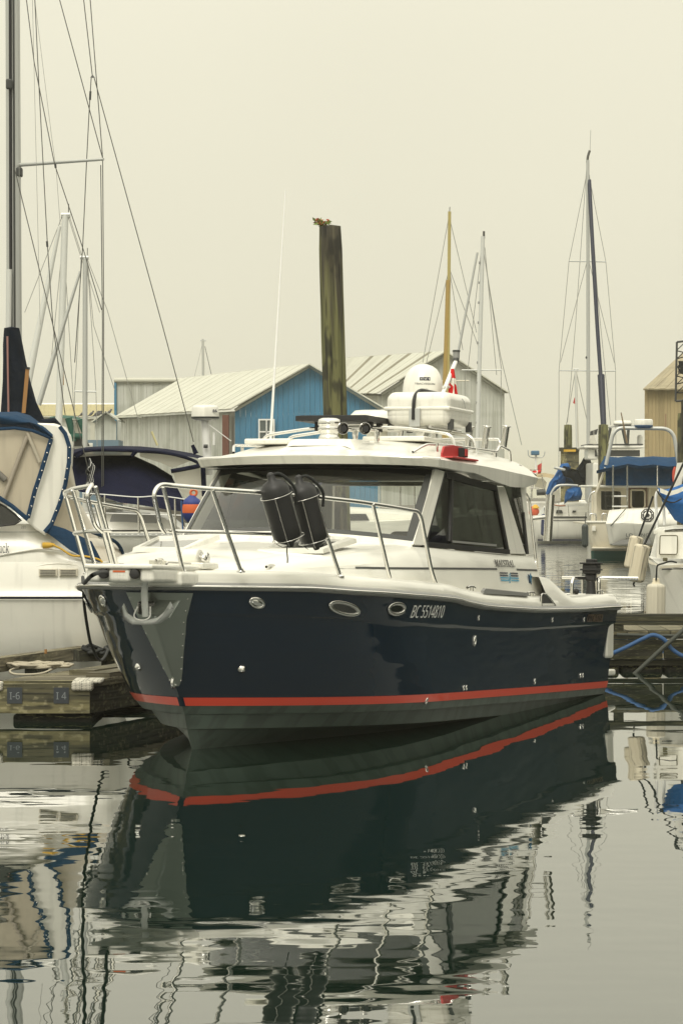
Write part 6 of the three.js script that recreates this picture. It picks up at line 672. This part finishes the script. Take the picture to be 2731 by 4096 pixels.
{ // white boat at the right edge with three fenders
  const D = 38, P = (x, y, d = D) => at(x, y, d), X = px => wx(px, D), Y = py => P(0, py).y, t = thing('white_workboat', 'old white boat with a boxy cabin at the walkway dock, hung with pale fenders', 'motorboat');
  mesh('hull', grid([[2256, 2592, 0], [2275, 2598, 0], [2330, 2606, .06], [2460, 2640, .15], [2600, 2655, .3]].map(([py, px, dz]) => [P(px + 2, py - 6, D + 2.5), P(px, py, D + .8), P(px + 28, py + 4, D - .02 + dz), P(px + 90, py + 4, D - .1 + dz), P(px + 400, py + 2, D - .1 + dz)]), .8), M.white2, t); mesh('gunwale', grid([[[2592, 2226], [2596, 2240], [2640, 2266], [2731, 2256], [2990, 2252]], [[2590, 2234], [2592, 2252], [2640, 2274], [2731, 2266], [2990, 2262]]].map(r => r.map((p, i) => P(p[0], p[1], D + [2.5, .78, -.06, -.15, -.15][i])))), M.cream, t); mesh('deck', slab(P(2640, 2264, D - .04), P(2990, 2252, D - .1), P(2990, 2225, D + 2), P(2592, 2225, D + 2), .04), M.white, t); mesh('gunwale_dark_line', rod(P(2645, 2277, D - .09), P(2990, 2268, D - .12), .008), M.darkgrey, t);  // last piece: thin dark line just below the gunwale edge
  mesh('cabin', grid([[[2598, 2225], [2625, 2120], [2632, 2112], [2700, 2100], [2990, 2100]], [[2660, 2240], [2655, 2128], [2658, 2120], [2700, 2115], [2990, 2112]]].map((r, k) => r.map(p => P(p[0], p[1], D + (k ? .5 : 1.4)))), .6), M.white, t); sheet([[2624, 2232], [2628, 2130], [2990, 2120], [2990, 2245]], D + .45, .1, M.white, 'cabin_front', t); sheet([[2638, 2215], [2640, 2145], [2706, 2145], [2704, 2216]], D + .40, .04, M.white2, 'locker_door', t); mesh('locker_seal', bent([[2636, 2217], [2638, 2142], [2708, 2142], [2706, 2218], [2636, 2217]].map(p => P(p[0], p[1], D + .40)), .006, .02), M.dockMoss, t); mesh('cabin_top', slab(P(2612, 2122, D + .6), P(2990, 2118, D + .6), P(2990, 2100, D + 2), P(2625, 2108, D + 2), .04), M.white2, t);
  sheet([[2690, 2058], [2731, 2060], [2990, 2060], [2990, 1850], [2726, 1850]], D + 1, .6, M.white2, 'wheelhouse', t); sheet([[2704, 2060], [2730, 1905], [2990, 1890], [2990, 2060]], D + .95, .04, M.dark, 'wheelhouse_window', t); mesh('frame_post', bent([[2626, 2112], [2620, 1985], [2628, 1962], [2650, 1962], [2655, 2100]].map((p, i) => P(p[0], p[1], D + .9)), .018, .06), M.plainwhite, t);
  mesh('deck_cleat', block(X(2655), X(2672), Y(2246), Y(2232), -D - .2, -D - .1, .01), M.dockMoss, t);
  const c = thing('covered_kayak', 'blue and white tarp-covered kayak stowed against the white workboat wheelhouse', 'kayak'); mesh('cover', grid([0, .25, .5, .75, 1].map(v => [[2626, 1950, 1958], [2640, 1955, 2005], [2660, 1958, 2035], [2690, 1950, 2080], [2731, 1935, 2100], [2790, 1930, 2105]].map(([px, a, b], i) => P(px + 6 * v, lerp(a, b, v), D + .85 - .22 * Math.sin(v * Math.PI) + .02 * Math.sin(i * 3 + v * 8))))), M.tarp, c); mesh('hull_strip', grid([0, 1].map(v => [[2630, 1948], [2665, 1962], [2700, 1952], [2731, 1938], [2790, 1932]].map(p => P(p[0] + 8, p[1] + 4 + v * 18, D + .6)))), M.white, c); mesh('tie', spline([[2625, 1962], [2640, 1985], [2655, 2000], [2690, 2010], [2725, 1995]].map(p => P(p[0], p[1], D + .58)), .009), M.darkRope, c);
}
M.fenderOld = S(.60, .585, .53, .7, { map: tex(256, 256, (u, v) => { const n = fbp(u, v, 8, 3, 4), k = 1 - .4 * sst(.52, .8, n); return [k, k * .97, k * .9]; }, .5, .5), bumpMap: fabB, bumpScale: .006 });
{ const D = 37.3; const g = 'pale ribbed fenders of the white workboat'; const a = hangFender('pale_fender', 'pale ribbed fender hanging partly behind another over the walkway dock', 2520, 2145, 2275, 56, D + .3, M.fenderOld, 26, g, 1), b = hangFender('pale_fender', 'pale ribbed fender with a knotted end hanging in front of its twin', 2540, 2178, 2328, 66, D, M.fenderOld, 28, g, 1), c = hangFender('pale_fender', 'cream upright fender hanging against the white workboat hull', 2620, 2335, 2470, 74, D - .4, S(.62, .59, .50, .6, { map: whiteDirt }), 2, g, 1);
  mesh('cord', rod(at(2552, 2150, D + .3), at(2610, 1985, D + .3), .012), M.darkRope, a); mesh('cord', rod(at(2572, 2185, D), at(2740, 1835, D), .013), M.darkRope, b); mesh('end_knot', spline([at(2536, 2328, D), at(2532, 2336, D), at(2536, 2346, D)], .012), M.darkRope, b); mesh('neck', place(lathe([[.055, 0], [.04, .03], [.04, .06], [.03, .07], [0, .07]], 16), at(2622, 2337, D - .4)), S(.66, .60, .45, .6), c); mesh('cord', spline([[2622, 2322], [2624, 2290], [2628, 2262], [2650, 2254], [2680, 2245], [2705, 2250]].map(p => at(p[0], p[1], D - .45)), .011), M.darkRope, c); }
{ const t = boatThing('tube_holder', 'polished tube rod holder clamped to the cabin grab rail', 'holder'); const o = V(5.52, 1.72, 1.12); mesh('tube', place(lathe([[.036, 0], [.04, 0], [.04, .42], [.034, .42], [.034, .01]], 20), o.clone().add(V(0, -.02, 0)), V(0, 1, 0), V(0, 1, .05)), M.chrome, t); mesh('clamp', rod(o.clone().add(V(0, .2, 0)), V(5.43, 1.9, 1.0), .02), M.steel, t); }

farYacht('sailboat', 'small distant sailboat with a bare pale mast and a little flag beyond the tarped sailboat', 'sailboats moored in the marina', 150, [2301, 1478], [2309, 1900], .07, 7, 1.4, M.paleAlu, [[[2300, 1480], [2255, 1750]], [[2304, 1490], [2350, 1700]]], (t, Q, m) => { mesh('pennant', slab(Q([2290, 1612]), Q([2306, 1620]), Q([2300, 1588]), Q([2296, 1590]), .02), M.redPaint, t); mesh('masthead', rod(Q([2292, 1478]), Q([2312, 1478]), .05), M.alu, m); });

{ // white sailboat seen through the cabin windows, and another in the next slip, mirrored in the dark hull
  for (const [px, D, L, turn, label] of [[1400, 56, 5.6, .12, 'white sailboat lying behind the cabin of the dark blue boat'], [4600, 36, 9.5, 1.2, 'grey sailboat in the next slip beside the corrugated boathouse']]) {
    const t = thing('moored_sailboat', label, 'sailboat', 'sailboats moored in the marina'); t.position.set(wx(px, D), 0, -D); t.rotation.y = turn; yachtHull(t, L, 2.9, 1.3, D > 40 ? M.white2 : S(.10, .11, .11, .4));
    mesh('dodger', grid([0, .35, .7, 1].map(v => [-1.1, -.6, 0, .6, 1.1].map(z => V(-1.5 + v * 1.1, 1.45 + .62 * Math.sin(v * 1.9) * (1 - .25 * z * z) + .05, z)))), M.navyCanvas, t); mesh('boom_cover', bent([V(-1.6, 2.25, 0), V(.5, 2.2, 0), V(2.0, 2.3, 0)], .11, .3), M.navyCanvas, t); mesh('mast', rod(V(2.0, 1.3, 0), V(2.0, D > 40 ? 2.5 : 9, 0), .07), M.paleAlu, t); for (const s of [1, -1]) { mesh('lifeline', rod(V(-L * .4, 1.95, s * 1.15), V(L * .4, 2.1, s * .6), .008), M.plainwhite, t); for (const x of [-2.2, -1, 1, 2.2]) mesh('stanchion', rod(V(x, 1.3, s * lerp(1.2, .7, (x + 3) / 6.5)), V(x, 2.0, s * lerp(1.2, .7, (x + 3) / 6.5)), .014), M.steel, t); }
    mesh('life_ring', place(new THREE.TorusGeometry(.2, .06, 8, 20), V(-2.2, 1.85, 1.15)), M.orange, t); } }

scene.traverse(o => { if (o.isMesh) { o.castShadow = true; o.receiveShadow = true; } });
renderer.render(scene, camera);
